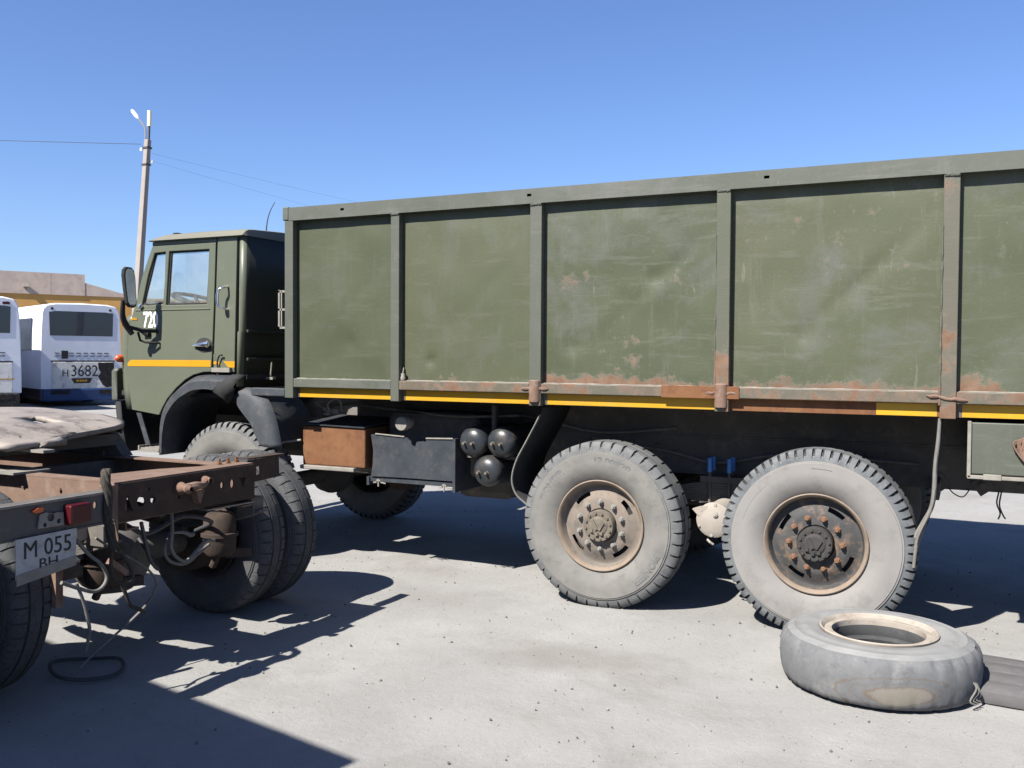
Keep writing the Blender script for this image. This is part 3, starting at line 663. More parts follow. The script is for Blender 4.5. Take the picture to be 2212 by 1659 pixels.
# far side of the chassis, gearbox, far mudguards
for x0, x1 in ((-2.35, -1.45), (-1.40, -.72)):
    part('fuel_tank', MB().box(x0, x1, 1.78, 2.36, .56, 1.16), 'chassis', T, bevel=.09)
part('spare_rack', MB().box(-2.95, -2.42, 1.70, 2.30, .60, 1.25), 'chassis', T, bevel=.03)
part('gearbox', MB().box(-2.95, -1.95, 1.0, 1.5, .62, 1.2), 'chassis', T, bevel=.06)
part('transfer_case', MB().box(-1.6, -1.1, .98, 1.56, .50, 1.05), 'chassis', T, bevel=.06)
part('exhaust_silencer', MB().lathe([(.0001, 0), (.13, .01), (.13, .5), (.0001, .51)], 20, ax='Y', o=(-2.25, 1.1, .62)), 'rust_dark', T, smooth=40)
part('mud_flap', sweep([(x, z) for x, z in fl1], 1.88, 2.38), 'rubber', T, smooth=60, solid=.008)
part('fender', MB().grid([[(x, y, z) for x, z in fo] for y in (1.9, 2.48)]) if False else MB().grid([[(x, y, z) for x, z in ((-3.87, .82), (-3.86, 1.09), (-3.73, 1.35), (-3.46, 1.48), (-3.1, 1.49), (-2.85, 1.36), (-2.65, 1.07), (-2.62, .92))] for y in (1.9, 2.48)]), 'bluegrey', T, smooth=55, solid=.006)
for q in ([(-1.95, .82, 1.20), (-1.4, .80, 1.16), (-.9, .80, 1.20), (-.3, .82, 1.10), (.3, .83, 1.15)], [(-.35, .83, 1.05), (.25, .82, .98), (.6, .80, .92), (1.1, .83, 1.0), (1.9, .83, .98)], [(-2.3, .60, 1.25), (-1.8, .55, 1.22), (-1.3, .45, 1.2), (-.8, .50, 1.22)]):
    part('air_pipe', MB().tube(q, .011, 7, smooth=5), 'wire_pale', T, smooth=60)
for x, z in ((1.50, 1.0), (1.62, 1.0), (1.56, .94), (1.50, .90), (1.66, .91), (1.58, 1.02)): part('rivet', MB().lathe([(.016, 0), (.015, -.008), (.0001, -.012)], 8, o=(x, .85, z)), 'wire', T)
# fenders of the front wheel
fo = smoothline([(-3.872, .818), (-3.872, .95), (-3.869, 1.091), (-3.830, 1.233), (-3.734, 1.358), (-3.575, 1.455), (-3.455, 1.485), (-3.25, 1.492), (-3.097, 1.494)], 4)
fi = smoothline([(-3.842, .820), (-3.838, .94), (-3.821, 1.057), (-3.782, 1.164), (-3.678, 1.278), (-3.547, 1.350), (-3.455, 1.374), (-3.36, 1.380), (-3.262, 1.372)], 4)
def loft(outer, inner, y_out, y_in, depth):
    mid = [((a[0]*.55+b[0]*.45), (a[1]*.55+b[1]*.45)) for a, b in zip(outer, inner)]
    return MB().grid([[(x, y_out, z) for x, z in outer], [(x, y_in-.002, z) for x, z in mid], [(x, y_in, z) for x, z in inner], [(x, y_in+.03, z) for x, z in inner], [(x, depth, z) for x, z in [(o[0]*.5+i_[0]*.5, o[1]*.5+i_[1]*.5) for o, i_ in zip(outer, inner)]]])
part('fender', loft(fo, fi, .05, -.03, .6), 'bluegrey', T, smooth=55, solid=.006)
ro = smoothline([(-3.019, 1.392), (-2.93, 1.394), (-2.84, 1.36), (-2.745, 1.290), (-2.69, 1.18), (-2.654, 1.068), (-2.620, .924)], 4)
ri = smoothline([(-3.036, 1.33), (-3.042, 1.29), (-3.037, 1.255), (-2.98, 1.19), (-2.907, 1.118), (-2.86, 1.03), (-2.805, .942)], 4)
part('fender', loft(ro, ri, .03, -.01, .6), 'bluegrey', T, smooth=55, solid=.006)
rf = MB().grid([[(-3.10, .0, 1.497), (-3.03, .0, 1.499), (-2.965, .01, 1.494)], [(-3.12, -.045, 1.47), (-3.055, -.05, 1.462), (-3.01, -.03, 1.455)], [(-3.20, -.055, 1.42), (-3.11, -.062, 1.405), (-3.045, -.05, 1.402)], [(-3.262, -.045, 1.36), (-3.16, -.06, 1.335), (-3.03, -.05, 1.375)], [(-3.22, -.03, 1.335), (-3.15, -.035, 1.30), (-3.06, -.04, 1.34)], [(-3.165, -.02, 1.30), (-3.125, -.02, 1.268), (-3.09, -.02, 1.295)]])
part('torn_rubber_flap', rf, 'rubber', T, smooth=60, solid=.006)
part('body_bracket', MB().box(-2.91, -2.577, .0, .07, 1.335, 1.398), 'bluegrey', T, bevel=.008)
rd = MB().tube([(-2.97, .3, 1.47), (-2.955, .3, 1.60)], .006, 6).box(-3.0, -2.93, .28, .32, 1.455, 1.475); part('cab_latch', rd, 'palemetal', T)

# cab
door_out = [(-4.022, 2.566), (-4.085, 2.44), (-4.149, 2.30), (-4.205, 2.12), (-4.262, 1.99), (-4.305, 1.86), (-4.318, 1.66), (-4.310, 1.40), (-4.272, 1.18), (-3.955, 1.145), (-3.915, 1.21), (-3.86, 1.285), (-3.76, 1.375), (-3.66, 1.445), (-3.57, 1.487), (-3.46, 1.512), (-3.375, 1.515), (-3.368, 1.62), (-3.342, 2.10), (-3.322, 2.566)]
gq = [(-3.998, 2.505), (-3.872, 2.510), (-3.880, 2.30), (-3.900, 2.078), (-4.085, 2.066), (-4.148, 2.075), (-4.125, 2.15), (-4.075, 2.32)]
gm = [(-3.832, 2.512), (-3.392, 2.512), (-3.402, 2.30), (-3.422, 2.066), (-3.872, 2.066), (-3.852, 2.30)]
def shrink(p, k):
    cx = sum(a for a, b in p)/len(p); cy = sum(b for a, b in p)/len(p)
    return [(cx+(a-cx)*(1-k/max(.05, abs(a-cx)) if abs(a-cx) > .05 else 1), cy+(b-cy)*(1-k/abs(b-cy) if abs(b-cy) > .05 else 1)) for a, b in p]
dr = part('door', MB().plate(door_out, [gq, gm], .055, .095), 'cab', T, bevel=.006)
for g in (gq, gm):
    part('window_seal', MB().plate([(a, b) for a, b in g], [shrink(g, .014)], .070, .088), 'rubber', dr)
    part('window_pane', MB().prism(shrink(g, .012), .078, .082), 'glass', dr)
# pressed lines of the door
part('door_crease', MB().box(-4.22, -3.385, .049, .058, 2.022, 2.034), 'cab', dr, bevel=.004)
part('handle_recess', MB().prism(circ(-3.447, 1.732, .090, 18, .062), .0535, .057), 'dark', dr)
hd = MB(); hd.tube([(-3.555, .038, 1.732), (-3.50, .028, 1.734), (-3.43, .028, 1.738), (-3.38, .034, 1.740)], [.010, .014, .022, .024], 10, smooth=3); hd.lathe([(.026, .05), (.028, .03), (.02, .015), (.0001, .012)], 16, o=(-3.40, 0, 1.738))
part('door_handle', hd, 'chrome', dr, smooth=50)
nb = MB(); text_xz(nb, '720', .182, -4.045, .0535, 1.94, .0015, .62, .004); part('door_number', nb, 'white_num', dr)
part('door_emblem', MB().box(-4.262, -4.245, .05, .055, 1.945, 1.965).box(-4.240, -4.223, .05, .055, 1.945, 1.965).box(-4.218, -4.203, .05, .055, 1.945, 1.965), 'yellow', dr)
part('yellow_stripe', MB().prism([(-4.316, 1.552), (-4.316, 1.578), (-4.280, 1.606), (-3.376, 1.610), (-3.379, 1.556)], .0525, .056), 'yellow', dr)
hs = MB().box(-3.345, -3.330, .05, .07, 1.60, 1.66); part('door_hinge', hs, 'cab', dr)
# rear quarter of the cab side, grab handle, stripe
bp_ = [(-3.300, 2.566), (-3.322, 2.08), (-3.346, 1.60), (-3.350, 1.515), (-3.24, 1.515), (-3.128, 1.515), (-3.095, 2.605), (-3.300, 2.605)]
part('door_jamb', MB().box(-3.40, -3.05, .098, .115, 1.52, 2.60), 'dark', T)
part('cab_quarter_panel', MB().prism(bp_, .052, .09), 'cab', T, bevel=.005)
part('yellow_stripe', MB().prism([(-3.345, 1.578), (-3.345, 1.598), (-3.30, 1.606), (-3.26, 1.575)], .0495, .053), 'yellow', T); part('yellow_stripe', MB().prism([(-3.24, 1.603), (-3.122, 1.603), (-3.124, 1.551), (-3.19, 1.556)], .0495, .053), 'yellow', T)
gh = MB().tube([(-3.188, .05, 2.202), (-3.20, -.005, 2.19), (-3.228, -.02, 2.165), (-3.236, -.022, 2.11), (-3.23, -.02, 2.055), (-3.205, -.005, 2.03), (-3.19, .05, 2.018)], [.010, .010, .012, .013, .012, .010, .010], 10, smooth=3)
part('grab_handle', gh, 'chrome', T, smooth=60)
part('rubber_strap', MB().tube([(-3.29, .04, 1.545), (-3.285, .03, 1.60), (-3.265, .03, 1.645), (-3.232, .03, 1.652)], .007, 6, smooth=4), 'rubber', T)
part('cab_step_bracket', MB().box(-3.34, -3.15, .02, .06, 1.515, 1.55), 'palemetal', T)
# shell: rear wall with rounded corner, belt line, front, far side, floor, roof
sh = MB(); cx, cr_ = -3.085, .055
sec = [(-3.076, .085), (-3.075, .060), (-3.058, .056), (-3.042, .062), (-3.030, .078), (-3.026, .11), (-3.026, 1.25), (-3.026, 2.39), (-3.034, 2.43), (-3.088, 2.448)]
sh.grid([[(x+dx, y, z) for x, y in sec] for z, dx in ((1.40, -.030), (1.835, -.018), (1.845, -.004), (2.20, .002), (2.605, .010))])
sh.prism([(-4.022, 2.602), (-4.318, 1.9), (-4.318, 1.2), (-3.95, 1.15), (-3.6, 1.49), (-3.118, 1.515), (-3.085, 2.604), (-4.02, 2.604)][::-1], 2.40, 2.44) if False else None
for f_i, f_ in enumerate(sh.f): sh.m[f_i] = 1 if min(sh.v[q][1] for q in f_) > .07 else 0  # rear faces get the cab paint with shade painted in
part('cab_rear_wall', sh, ['cab', 'cab_shade'], T, smooth=50, solid=.012)
part('rear_window', MB().box(-3.0235, -3.0165, .5, 2.0, 2.05, 2.45), 'busglass', T)
rib = MB()
for z in (1.62, 1.845): rib.box(-3.028, -3.008, .08, 2.42, z-.012, z+.012)
part('cab_rib', rib, 'cab_shade', T, bevel=.004)
far = [(x, z) for x, z in door_out[:10]] + [(-3.915, 1.21), (-3.86, 1.285), (-3.76, 1.375), (-3.66, 1.445), (-3.57, 1.487), (-3.118, 1.515), (-3.085, 2.604), (-4.02, 2.604)]
fm = [(-4.0, 2.50), (-3.392, 2.512), (-3.422, 2.066), (-4.14, 2.066)]
part('far_door', MB().plate(far, [fm], 2.40, 2.44), 'cab', T)
part('window_pane', MB().prism(shrink(fm, -.004), 2.418, 2.422), 'glass', T)
fr = MB()
fsec = [(-4.318, .080), (-4.39, .082), (-4.435, .105), (-4.462, .20), (-4.475, .5), (-4.48, 1.25), (-4.475, 2.0), (-4.455, 2.28), (-4.42, 2.36), (-4.316, 2.40)]
fr.grid([[(x+dx, y, z) for x, y in fsec] for z, dx in ((1.18, .05), (1.35, .02), (1.66, 0), (1.86, .015), (1.93, .035), (1.985, .08))])
part('cab_front', fr, 'cab', T, smooth=50, solid=.012)
ws = MB().grid([[(-4.27, .10, 1.985), (-4.36, .35, 1.97), (-4.40, 1.25, 1.965), (-4.36, 2.15, 1.97), (-4.27, 2.40, 1.985)], [(-4.02, .10, 2.575), (-4.09, .35, 2.575), (-4.12, 1.25, 2.575), (-4.09, 2.15, 2.575), (-4.02, 2.40, 2.575)]])
part('windscreen', ws, 'glass', T, smooth=60)
part('cab_pillar', MB().tube([(-4.275, .085, 1.97), (-4.15, .085, 2.28), (-4.02, .085, 2.58)], .016, 8).tube([(-4.275, 2.41, 1.97), (-4.02, 2.41, 2.58)], .016, 8).bar((-4.40, 1.25, 1.965), (-4.12, 1.25, 2.575), .03, .03), 'cab', T)
part('cab_floor', MB().box(-4.44, -3.04, .10, 2.40, 1.30, 1.34).box(-3.95, -3.04, .10, 2.40, 1.46, 1.50), 'interior', T)
inn = MB().box(-4.36, -4.14, .20, 2.3, 1.60, 2.03)
part('dashboard', inn, 'interior', T, bevel=.04)
part('instrument_hood', MB().box(-4.33, -4.17, .22, .72, 2.031, 2.125), 'interior', T, bevel=.03)
stw = MB(); nrm = Vector((.30, 0, 1)).normalized(); e1 = Vector((1, 0, -.30)).normalized(); e2 = Vector((0, 1, 0)); cc = Vector((-3.93, .52, 2.125))
stw.tube([cc+(e1*math.cos(a)+e2*math.sin(a))*.245 for a in np.linspace(0, 2*math.pi, 33)], .017, 8)
for a in (2.6, 3.68): stw.tube([cc-nrm*.05, cc+(e1*math.cos(a)+e2*math.sin(a))*.245], .014, 6)
stw.tube([cc-nrm*.04, cc-nrm*.5-e1*.1], .025, 8)
part('steering_wheel', stw, 'interior', T, smooth=60)
se = MB().box(-3.75, -3.35, .3, .78, 1.65, 1.78).box(-3.38, -3.26, .3, .78, 1.78, 2.05)
part('seat', se, 'interior', T, bevel=.04)
# roof
rs = MB(); rrows = []
for x, dz, inn_ in ((-4.045, 0, .0), (-4.035, .022, .02), (-3.985, .048, .045), (-3.90, .064, .055), (-3.5, .072, .055), (-3.06, .068, .055), (-3.018, .06, .05), (-3.008, .0, .03)):
    row = []
    for y, h in ((.018, 0), (.022, .012), (.065, .62), (.10, .84), (.16, .95), (.5, 1.25), (1.25, 1.5), (2.0, 1.25), (2.34, .95), (2.40, .84), (2.42, .62), (2.466, .012), (2.47, 0)):
        row.append((x, y, 2.604+dz*h))
    rrows.append(row)
rs.grid(rrows)
part('roof', rs, 'roof', T, smooth=50)
part('roof_lining', MB().box(-4.0, -3.03, .08, 2.42, 2.585, 2.595), 'interior_pale', T)
gt = MB().box(-4.03, -3.03, .028, .050, 2.598, 2.610); part('roof_gutter', gt, 'cab', T)
part('header_strip', MB().box(-4.02, -3.315, .056, .09, 2.569, 2.597), 'cab', T)  # plain cab paint between door top and roof gutter
part('roof_antenna', MB().tube([(-3.62, 1.0, 2.69), (-3.60, 1.0, 2.86), (-3.565, 1.0, 2.96), (-3.51, 1.0, 3.04)], [.007, .005, .004, .003], 6, smooth=4), 'wire', T)
part('roof_marker', MB().box(-3.94, -3.89, .2, .28, 2.665, 2.69), 'rubber', T, bevel=.006)
# mirror
mi_ = MB(); op_ = [(-.252, 2.30), (-.246, 2.345), (-.222, 2.368), (-.168, 2.366), (-.142, 2.34), (-.130, 2.28), (-.118, 2.09), (-.122, 2.052), (-.145, 2.036), (-.19, 2.040), (-.218, 2.07), (-.236, 2.18)]
mi_.prism(op_, -4.05, -4.012, 'YZ'); mr = part('mirror', mi_, 'rubber', T, bevel=.010)
part('mirror_glass', MB().prism([(-.185+(a+.185)*.80, 2.20+(b-2.20)*.91) for a, b in op_], -4.013, -4.010, 'YZ'), 'mirrorglass', mr)
ma = MB(); ma.tube([(-4.055, -.22, 2.10), (-4.10, -.19, 1.98), (-4.12, -.14, 1.90), (-4.10, -.09, 1.82)], [.018, .022, .028, .022], 8, smooth=3)
ma.tube([(-4.11, -.12, 1.88), (-4.08, -.06, 1.865), (-4.05, -.03, 1.85), (-3.99, .0, 1.85), (-3.97, .05, 1.85)], .016, 8)
ma.tube([(-4.13, -.02, 1.875), (-4.09, .04, 1.84), (-4.06, .055, 1.83)], [.01, .03, .035], 8); ma.tube([(-4.09, -.04, 1.84), (-4.075, -.03, 1.77), (-4.03, -.02, 1.755), (-3.95, .02, 1.75), (-3.94, .05, 1.75)], .010, 8)
part('mirror_arm', ma, 'rubber', mr, smooth=60)
kn = MB().lathe([(.0001, -.02), (.02, -.018), (.022, 0), (.02, .02)], 12, o=(-4.148, .05, 2.062)); part('vent_knob', kn, 'chrome', dr, smooth=50)
sg = MB().lathe([(.0001, -.05), (.018, -.046), (.030, -.030), (.033, -.01), (.033, .02)], 16, o=(-4.425, .07, 1.617)); part('turn_signal', sg, 'orange', T, smooth=60)
bu = MB(); bsec = [(-4.45, .07), (-4.50, .072), (-4.545, .10), (-4.58, .18), (-4.60, 1.25), (-4.59, 2.34), (-4.56, 2.43), (-4.43, 2.47)]
bu.grid([[(x+dx, y, z) for x, y in bsec] for z, dx in ((1.25, .0), (1.27, -.01), (1.50, -.01), (1.53, .02))])
part('bumper', bu, 'rail', T, smooth=40, solid=.01)
va = MB(); va.grid([[(x+dx, y, z) for x, y in bsec] for z, dx in ((.80, .12), (1.0, .06), (1.245, .03))]); part('front_valance', va, 'rubber', T, smooth=40, solid=.01)
# step under the door
sp_ = MB(); sp_.box(-4.13, -3.895, -.01, .30, .835, .85); sp_.box(-4.13, -4.115, -.01, .30, .851, .885); sp_.box(-4.13, -3.895, .29, .30, .851, .93)
stp = part('cab_step', sp_, 'palemetal', T)
for k in range(6): part('step_slat', MB().box(-4.11, -3.90, .0+.045*k, .018+.045*k, .851, .868), 'palemetal', stp)
part('step_hanger', MB().bar((-4.215, .08, 1.16), (-4.12, .1, .87), .05, .012, up=(0, 1, 0)), 'bluegrey', T); part('step_hanger', MB().bar((-4.0, .3, 1.13), (-3.99, .3, .93), .05, .012, up=(0, 1, 0)), 'bluegrey', T)
part('engine_block', MB().box(-4.35, -2.95, .95, 1.55, .75, 1.28), 'chassis', T, bevel=.05)

# ------------------------------------------------------------------ tractor chassis at the left
K = thing('tractor_chassis', (-2.2, -1.97, 0), 'rusty bare rear chassis of a tractor unit with twin tyres and coupling plate', 'tractor unit')
for yo, s in ((-2.43, 1), (-1.51, -1)):
    mb = MB(); a, b = sorted((yo, yo+.008*s)); f0, f1 = sorted((yo, yo+.085*s))
    mb.box(-5.6, -1.565, a, b, .79, 1.009); mb.box(-5.6, -1.565, f0, f1, 1.010, 1.019); mb.box(-5.6, -1.565, f0, f1, .78, .789)
    for k in range(12): mb.lathe([(.010, 0), (.010, -.010*s), (.0001, -.011*s)], 6, o=(-1.75-.28*k, yo-.001*s, .955))
    part('frame_rail', mb, 'rust_tractor', K)
# rear cross-member with punched holes
hol = [[(-2.455, .878), (-2.432, .962), (-2.402, .878)], circ(-2.348, .918, .026), circ(-2.272, .916, .017), circ(-2.30, .975, .010), circ(-2.095, .905, .009), circ(-1.78, .931, .013, 10, .02), circ(-1.699, .930, .016, 10, .026), [(-1.64, .955), (-1.59, .955), (-1.612, .90)]]
xm = MB(); xm.plate([(-2.50, .833), (-2.50, 1.005), (-2.48, 1.022), (-1.515, 1.022), (-1.515, .825)], hol, -1.556, -1.546, 'YZ')
part('rear_crossmember', xm, 'rust_dark', K)  # rear face darker than its top flange, shade painted into the rust
fl_ = MB().plate([(-1.555, -2.50), (-1.72, -2.46), (-1.86, -2.30), (-1.80, -2.0), (-1.70, -1.80), (-1.70, -1.52), (-1.555, -1.515)], [], 1.020, 1.030, 'XY'); part('top_flange', fl_, 'rust_tractor', K)
part('lower_flange', MB().box(-1.72, -1.557, -2.49, -1.52, .825, .834), 'rust_tractor', K)
gs = MB().prism([(-2.56, 1.02), (-2.50, 1.03), (-2.505, .90), (-2.50, .74), (-2.53, .85)], -1.60, -1.53, 'YZ'); part('end_strap', gs, 'rust_tractor', K, bevel=.006)
tw = MB(); tw.lathe([(.03, 0), (.034, .02), (.02, .05), (.028, .07), (.012, .09)], 12, ax='X', o=(-1.546, -2.10, .955)); tw.tube([(-1.53, -2.10, .955), (-1.50, -2.03, .962), (-1.50, -1.98, .958), (-1.51, -1.935, .975)], [.018, .022, .02, .018], 8, smooth=3); tw.lathe([(.024, 0), (.026, .02), (.016, .05), (.02, .06)], 12, ax='X', o=(-1.546, -1.925, .975))
tw.prism([(-2.02, .93), (-1.96, .935), (-1.99, .86), (-2.0, .87)], -1.546, -1.50, 'YZ'); part('tow_coupling', tw, 'rust_dusty', K, smooth=40)
# far beam end
fb = MB().plate([(-1.512, .905), (-1.512, 1.04), (-1.235, 1.043), (-1.23, .93), (-1.19, .918)], [[(-1.437, .945), (-1.437, .995), (-1.405, .998), (-1.400, .948)]], -1.61, -1.602, 'YZ'); fb.box(-1.68, -1.601, -1.512, -1.18, 1.0435, 1.0515)
part('light_beam', fb, 'rust_dark', K)
for k in range(3): part('flange_bolt', MB().lathe([(.014, 0), (.014, .012), (.008, .013), (.008, .03), (.0001, .03)], 6, ax='Z', o=(-1.66, -1.68+.07*k, 1.031)), 'rust', K)
# near beam with lamps and the number plate
nbm = MB().plate([(-3.25, .865), (-3.25, .995), (-2.58, 1.000), (-2.58, .870)], [circ(-2.725, .958, .012), circ(-2.69, .953, .010, 10, .018)], -1.478, -1.470, 'YZ'); nbm.box(-1.55, -1.469, -3.25, -2.58, 1.001, 1.009); nbm.box(-1.55, -1.469, -3.25, -2.58, .855, .8645)
lb = part('light_beam', nbm, 'chassis', K)
part('beam_edge', MB().box(-1.468, -1.462, -3.25, -2.62, .999, 1.010), 'palemetal', lb)
part('tail_light', MB().box(-1.469, -1.415, -2.865, -2.752, .888, .980), 'red', K, bevel=.010)
lm = MB().plate([(-3.0, .893), (-2.99, .955), (-2.955, .96), (-2.94, .95), (-2.90, .952), (-2.872, .948), (-2.868, .89)], [circ(-2.935, .935, .019), circ(-2.965, .905, .010), circ(-2.895, .912, .011)], -1.462, -1.455, 'YZ'); part('broken_lamp', lm, 'palemetal', K)
part('lamp_lens_remnant', MB().prism([(-3.03, .972), (-3.0, .985), (-2.975, .982), (-2.978, .965), (-3.01, .962)], -1.468, -1.45, 'YZ'), 'orange', K)
pl = part('number_plate', MB().prism([(-3.114, .864), (-2.810, .868), (-2.816, .712), (-3.05, .684), (-3.112, .690)], -1.452, -1.447, 'YZ'), 'cp', K)
tx = MB(); text_yz(tx, 'M 055', .105, -1.446, -2.958, .807, .0012, .92, 0); text_yz(tx, 'BH', .066, -1.446, -2.955, .738, .0012, 1.2, 0); part('plate_lettering', tx, 'dark', pl)
part('plate_frame', MB().prism([(-3.112, .712), (-2.812, .745), (-2.816, .700), (-3.112, .665)], -1.447, -1.443, 'YZ'), 'palemetal', pl)
# running gear
tyT = tyre_mesh('tyre', .512, .255, .262, 44, ['side_c', 'tread_c', 'groove'], .006, .498, gw=.10)
dT = disc_mesh('wheel', ['rust_dark', 'rust_dark', 'dark'], phase=.2, Ri=.262)
w1 = wheel(K, (-2.22, -1.25, .498), tyT, dT, hB, nutr, bolt_d, nn=0, nb=0)
w2 = wheel(K, (-2.22, -.93, .498), tyT, dT, hB, nutr, bolt_d, nn=0, nb=0)
for yy in (-2.945, -3.27):
    c = copy_tree(w1, K); c.location = Vector((-2.22, yy, .498))-W[K.name]; c.rotation_euler.y = yy*3
for yy in (-3.05, -1.15):
    c = copy_tree(w1, K); c.location = Vector((-5.2, yy, .498))-W[K.name]
ax = MB().tube([(-2.22, -3.1, .5), (-2.22, -.8, .5)], .075, 14); ax.lathe([(.01, -.2), (.12, -.19), (.19, -.1), (.21, 0), (.19, .1), (.12, .19), (.01, .2)], 20, ax='X', o=(-2.2, -1.97, .5)); part('axle', MB().tube([(-5.2, -2.9, .45), (-5.2, -1.0, .45)], .06, 12), 'chassis', K, smooth=50); part('drive_shaft', MB().tube([(-2.3, -1.97, .52), (-5, -1.97, .75)], .045, 10), 'chassis', K, smooth=50)
part('axle', ax, 'chassis', K, smooth=50)
for y in (-2.5, -1.44):
    sp = MB()
    for k in range(8):
        L_ = .70-.07*k; zc = .60+.014*k; q = [(-2.25-L_+2*L_*j/10, y, zc+.14*(((j-5)/5)**2)*(L_/.7)**2) for j in range(11)]
        for j in range(10): sp.bar(q[j], q[j+1], .075, .012)
    sp.box(-2.36, -2.14, y-.05, y+.05, .55, .60); sp.box(-1.70, -1.58, y-.05, y+.04, .72, .82)
    part('leaf_spring', sp, 'chassis', K)
for y in (-1.55, -2.38):
    bc = MB(); bc.lathe([(.0001, .47), (.07, .475), (.092, .50), (.095, .585), (.108, .59), (.108, .61), (.095, .615), (.092, .70), (.07, .725), (.0001, .73)], 22, ax='Z', o=(-1.78, y, 0)); bc.tube([(-1.78, y, .5), (-1.84, y, .40)], .02, 8); bc.bar((-1.80, y+.06, .47), (-1.75, y+.22, .46), .05, .05)
    part('brake_chamber', bc, 'rust_dark', K, smooth=40)
part('spring_plate', MB().plate([(-1.58, -1.86), (-1.72, -1.84), (-1.70, -1.55), (-1.60, -1.48), (-1.56, -1.50)], [], .795, .803, 'XY'), 'palemetal', K)
for y0, y1 in ((-1.44, -1.285), (-2.655, -2.50)): part('brake_drum', MB().lathe([(.0001, 0), (.19, 0), (.20, .02), (.20, .155), (.0001, .155)], 28, o=(-2.22, y0, .5)), 'rust_dark', K, smooth=40)
part('sun_blocker', MB().box(-2.42, -2.03, -2.0, -1.56, .86, .905), 'chassis', K, bevel=.01)  # added slab between the rails, keeps sun off the inner tyre
part('air_tank', MB().lathe([(.0001, 0), (.09, .01), (.13, .05), (.13, .6), (.09, .64), (.0001, .65)], 24, o=(-2.62, -2.30, .68)), 'chassis', K, smooth=40)
part('air_tank', MB().lathe([(.0001, 0), (.09, .01), (.13, .05), (.13, .6), (.09, .64), (.0001, .65)], 24, o=(-2.95, -2.30, .70)), 'chassis', K, smooth=40)
for y in (-2.28, -1.68): part('reaction_rod', MB().tube([(-2.1, y, .72), (-3.1, y, .80)], .032, 10), 'chassis', K, smooth=50)
part('pipe_cluster', MB().tube([(-1.62, -2.38, .80), (-1.66, -2.2, .72), (-1.72, -1.9, .76), (-1.70, -1.7, .70), (-1.9, -1.62, .62)], .012, 8, smooth=4), 'wire', K, smooth=60)
part('pipe_cluster', MB().tube([(-1.60, -2.30, .80), (-1.63, -2.22, .60), (-1.75, -2.05, .50), (-2.0, -1.95, .62)], .010, 8, smooth=4), 'wire', K, smooth=60)
hs = MB(); hs.tube([(-1.70, -2.0, .80), (-1.69, -2.005, .70), (-1.69, -2.015, .62), (-1.69, -1.985, .56), (-1.69, -1.91, .515), (-1.69, -1.84, .55), (-1.69, -1.76, .60), (-1.70, -1.68, .59)], .010, 8, smooth=4); hs.tube([(-1.72, -1.985, .80), (-1.71, -1.99, .70), (-1.72, -2.03, .60), (-1.71, -2.0, .53), (-1.70, -1.90, .50), (-1.70, -1.80, .54), (-1.70, -1.72, .575)], .009, 8, smooth=4)
hs.tube([(-1.69, -2.02, .69), (-1.69, -1.93, .68), (-1.69, -1.87, .655), (-1.69, -1.85, .66)], [.006, .010, .014, .012], 8, smooth=3); part('air_hose', hs, 'wire_pale', K, smooth=60)
h2 = MB(); h2.tube([(-1.5, -2.77, .80), (-1.5, -2.70, .72), (-1.5, -2.635, .664), (-1.5, -2.60, .60), (-1.5, -2.62, .555), (-1.5, -2.675, .54), (-1.5, -2.76, .575), (-1.5, -2.85, .62)], .009, 8, smooth=4); h2.tube([(-1.5, -2.77, .60), (-1.5, -2.73, .50), (-1.5, -2.71, .42), (-1.5, -2.70, .36), (-1.55, -2.68, .25)], .008, 8, smooth=4); h2.tube([(-1.55, -2.62, .78), (-1.6, -2.2, .45), (-1.7, -2.6, .12)], .006, 6, smooth=6)
part('air_hose', h2, 'wire_pale', K, smooth=60)
part('mud_bracket', MB().box(-1.73, -1.69, -2.62, -2.50, .745, .825), 'cream', K, bevel=.01)
part('bracket_strut', MB().box(-1.72, -1.69, -2.73, -2.69, .45, .70), 'rust_dusty', K); part('bracket_strut', MB().bar((-1.6, -2.50, .64), (-1.6, -2.40, .56), .03, .03), 'rust_dusty', K)
# fifth wheel coupling
def zf(x): return 1.262 + (-2.85-x)*.055 if x < -2.85 else 1.262-(x+2.85)*.13-.16*max(0, x+2.62)
fo_ = [(-2.57, -1.54), (-2.50, -1.72), (-2.47, -1.90), (-2.42, -2.15), (-2.33, -2.43), (-2.46, -2.52), (-2.75, -2.55), (-3.10, -2.52), (-3.34, -2.40), (-3.44, -2.22), (-3.48, -1.98), (-3.44, -1.75), (-3.30, -1.55), (-3.05, -1.46), (-2.80, -1.47)]
oc = Vector((-2.92, -1.98)); ol = []
P_ = [fo_[-1]]+fo_+fo_[:2]
for a in range(1, len(fo_)+1):
    for k in range(5):
        t = k/5; A_, B_, C_, D_ = [Vector(P_[a-1+q]) for q in range(4)]
        ol.append(.5*((2*B_)+(C_-A_)*t+(2*A_-5*B_+4*C_-D_)*t*t+(3*B_-A_-3*C_+D_)*t**3))
dv = MB(); xs_ = sorted([-3.475+.03*k for k in range(39)]+[-2.88, -2.66])
xs_ = [x for x in xs_ if x < -2.345]
def span(x):
    ys = []
    for a in range(len(ol)):
        p, q = ol[a], ol[(a+1) % len(ol)]
        if (p.x-x)*(q.x-x) <= 0 and p.x != q.x: ys.append(p.y+(q.y-p.y)*(x-p.x)/(q.x-p.x))
    return (min(ys), max(ys)) if len(ys) > 1 else None
rows = []
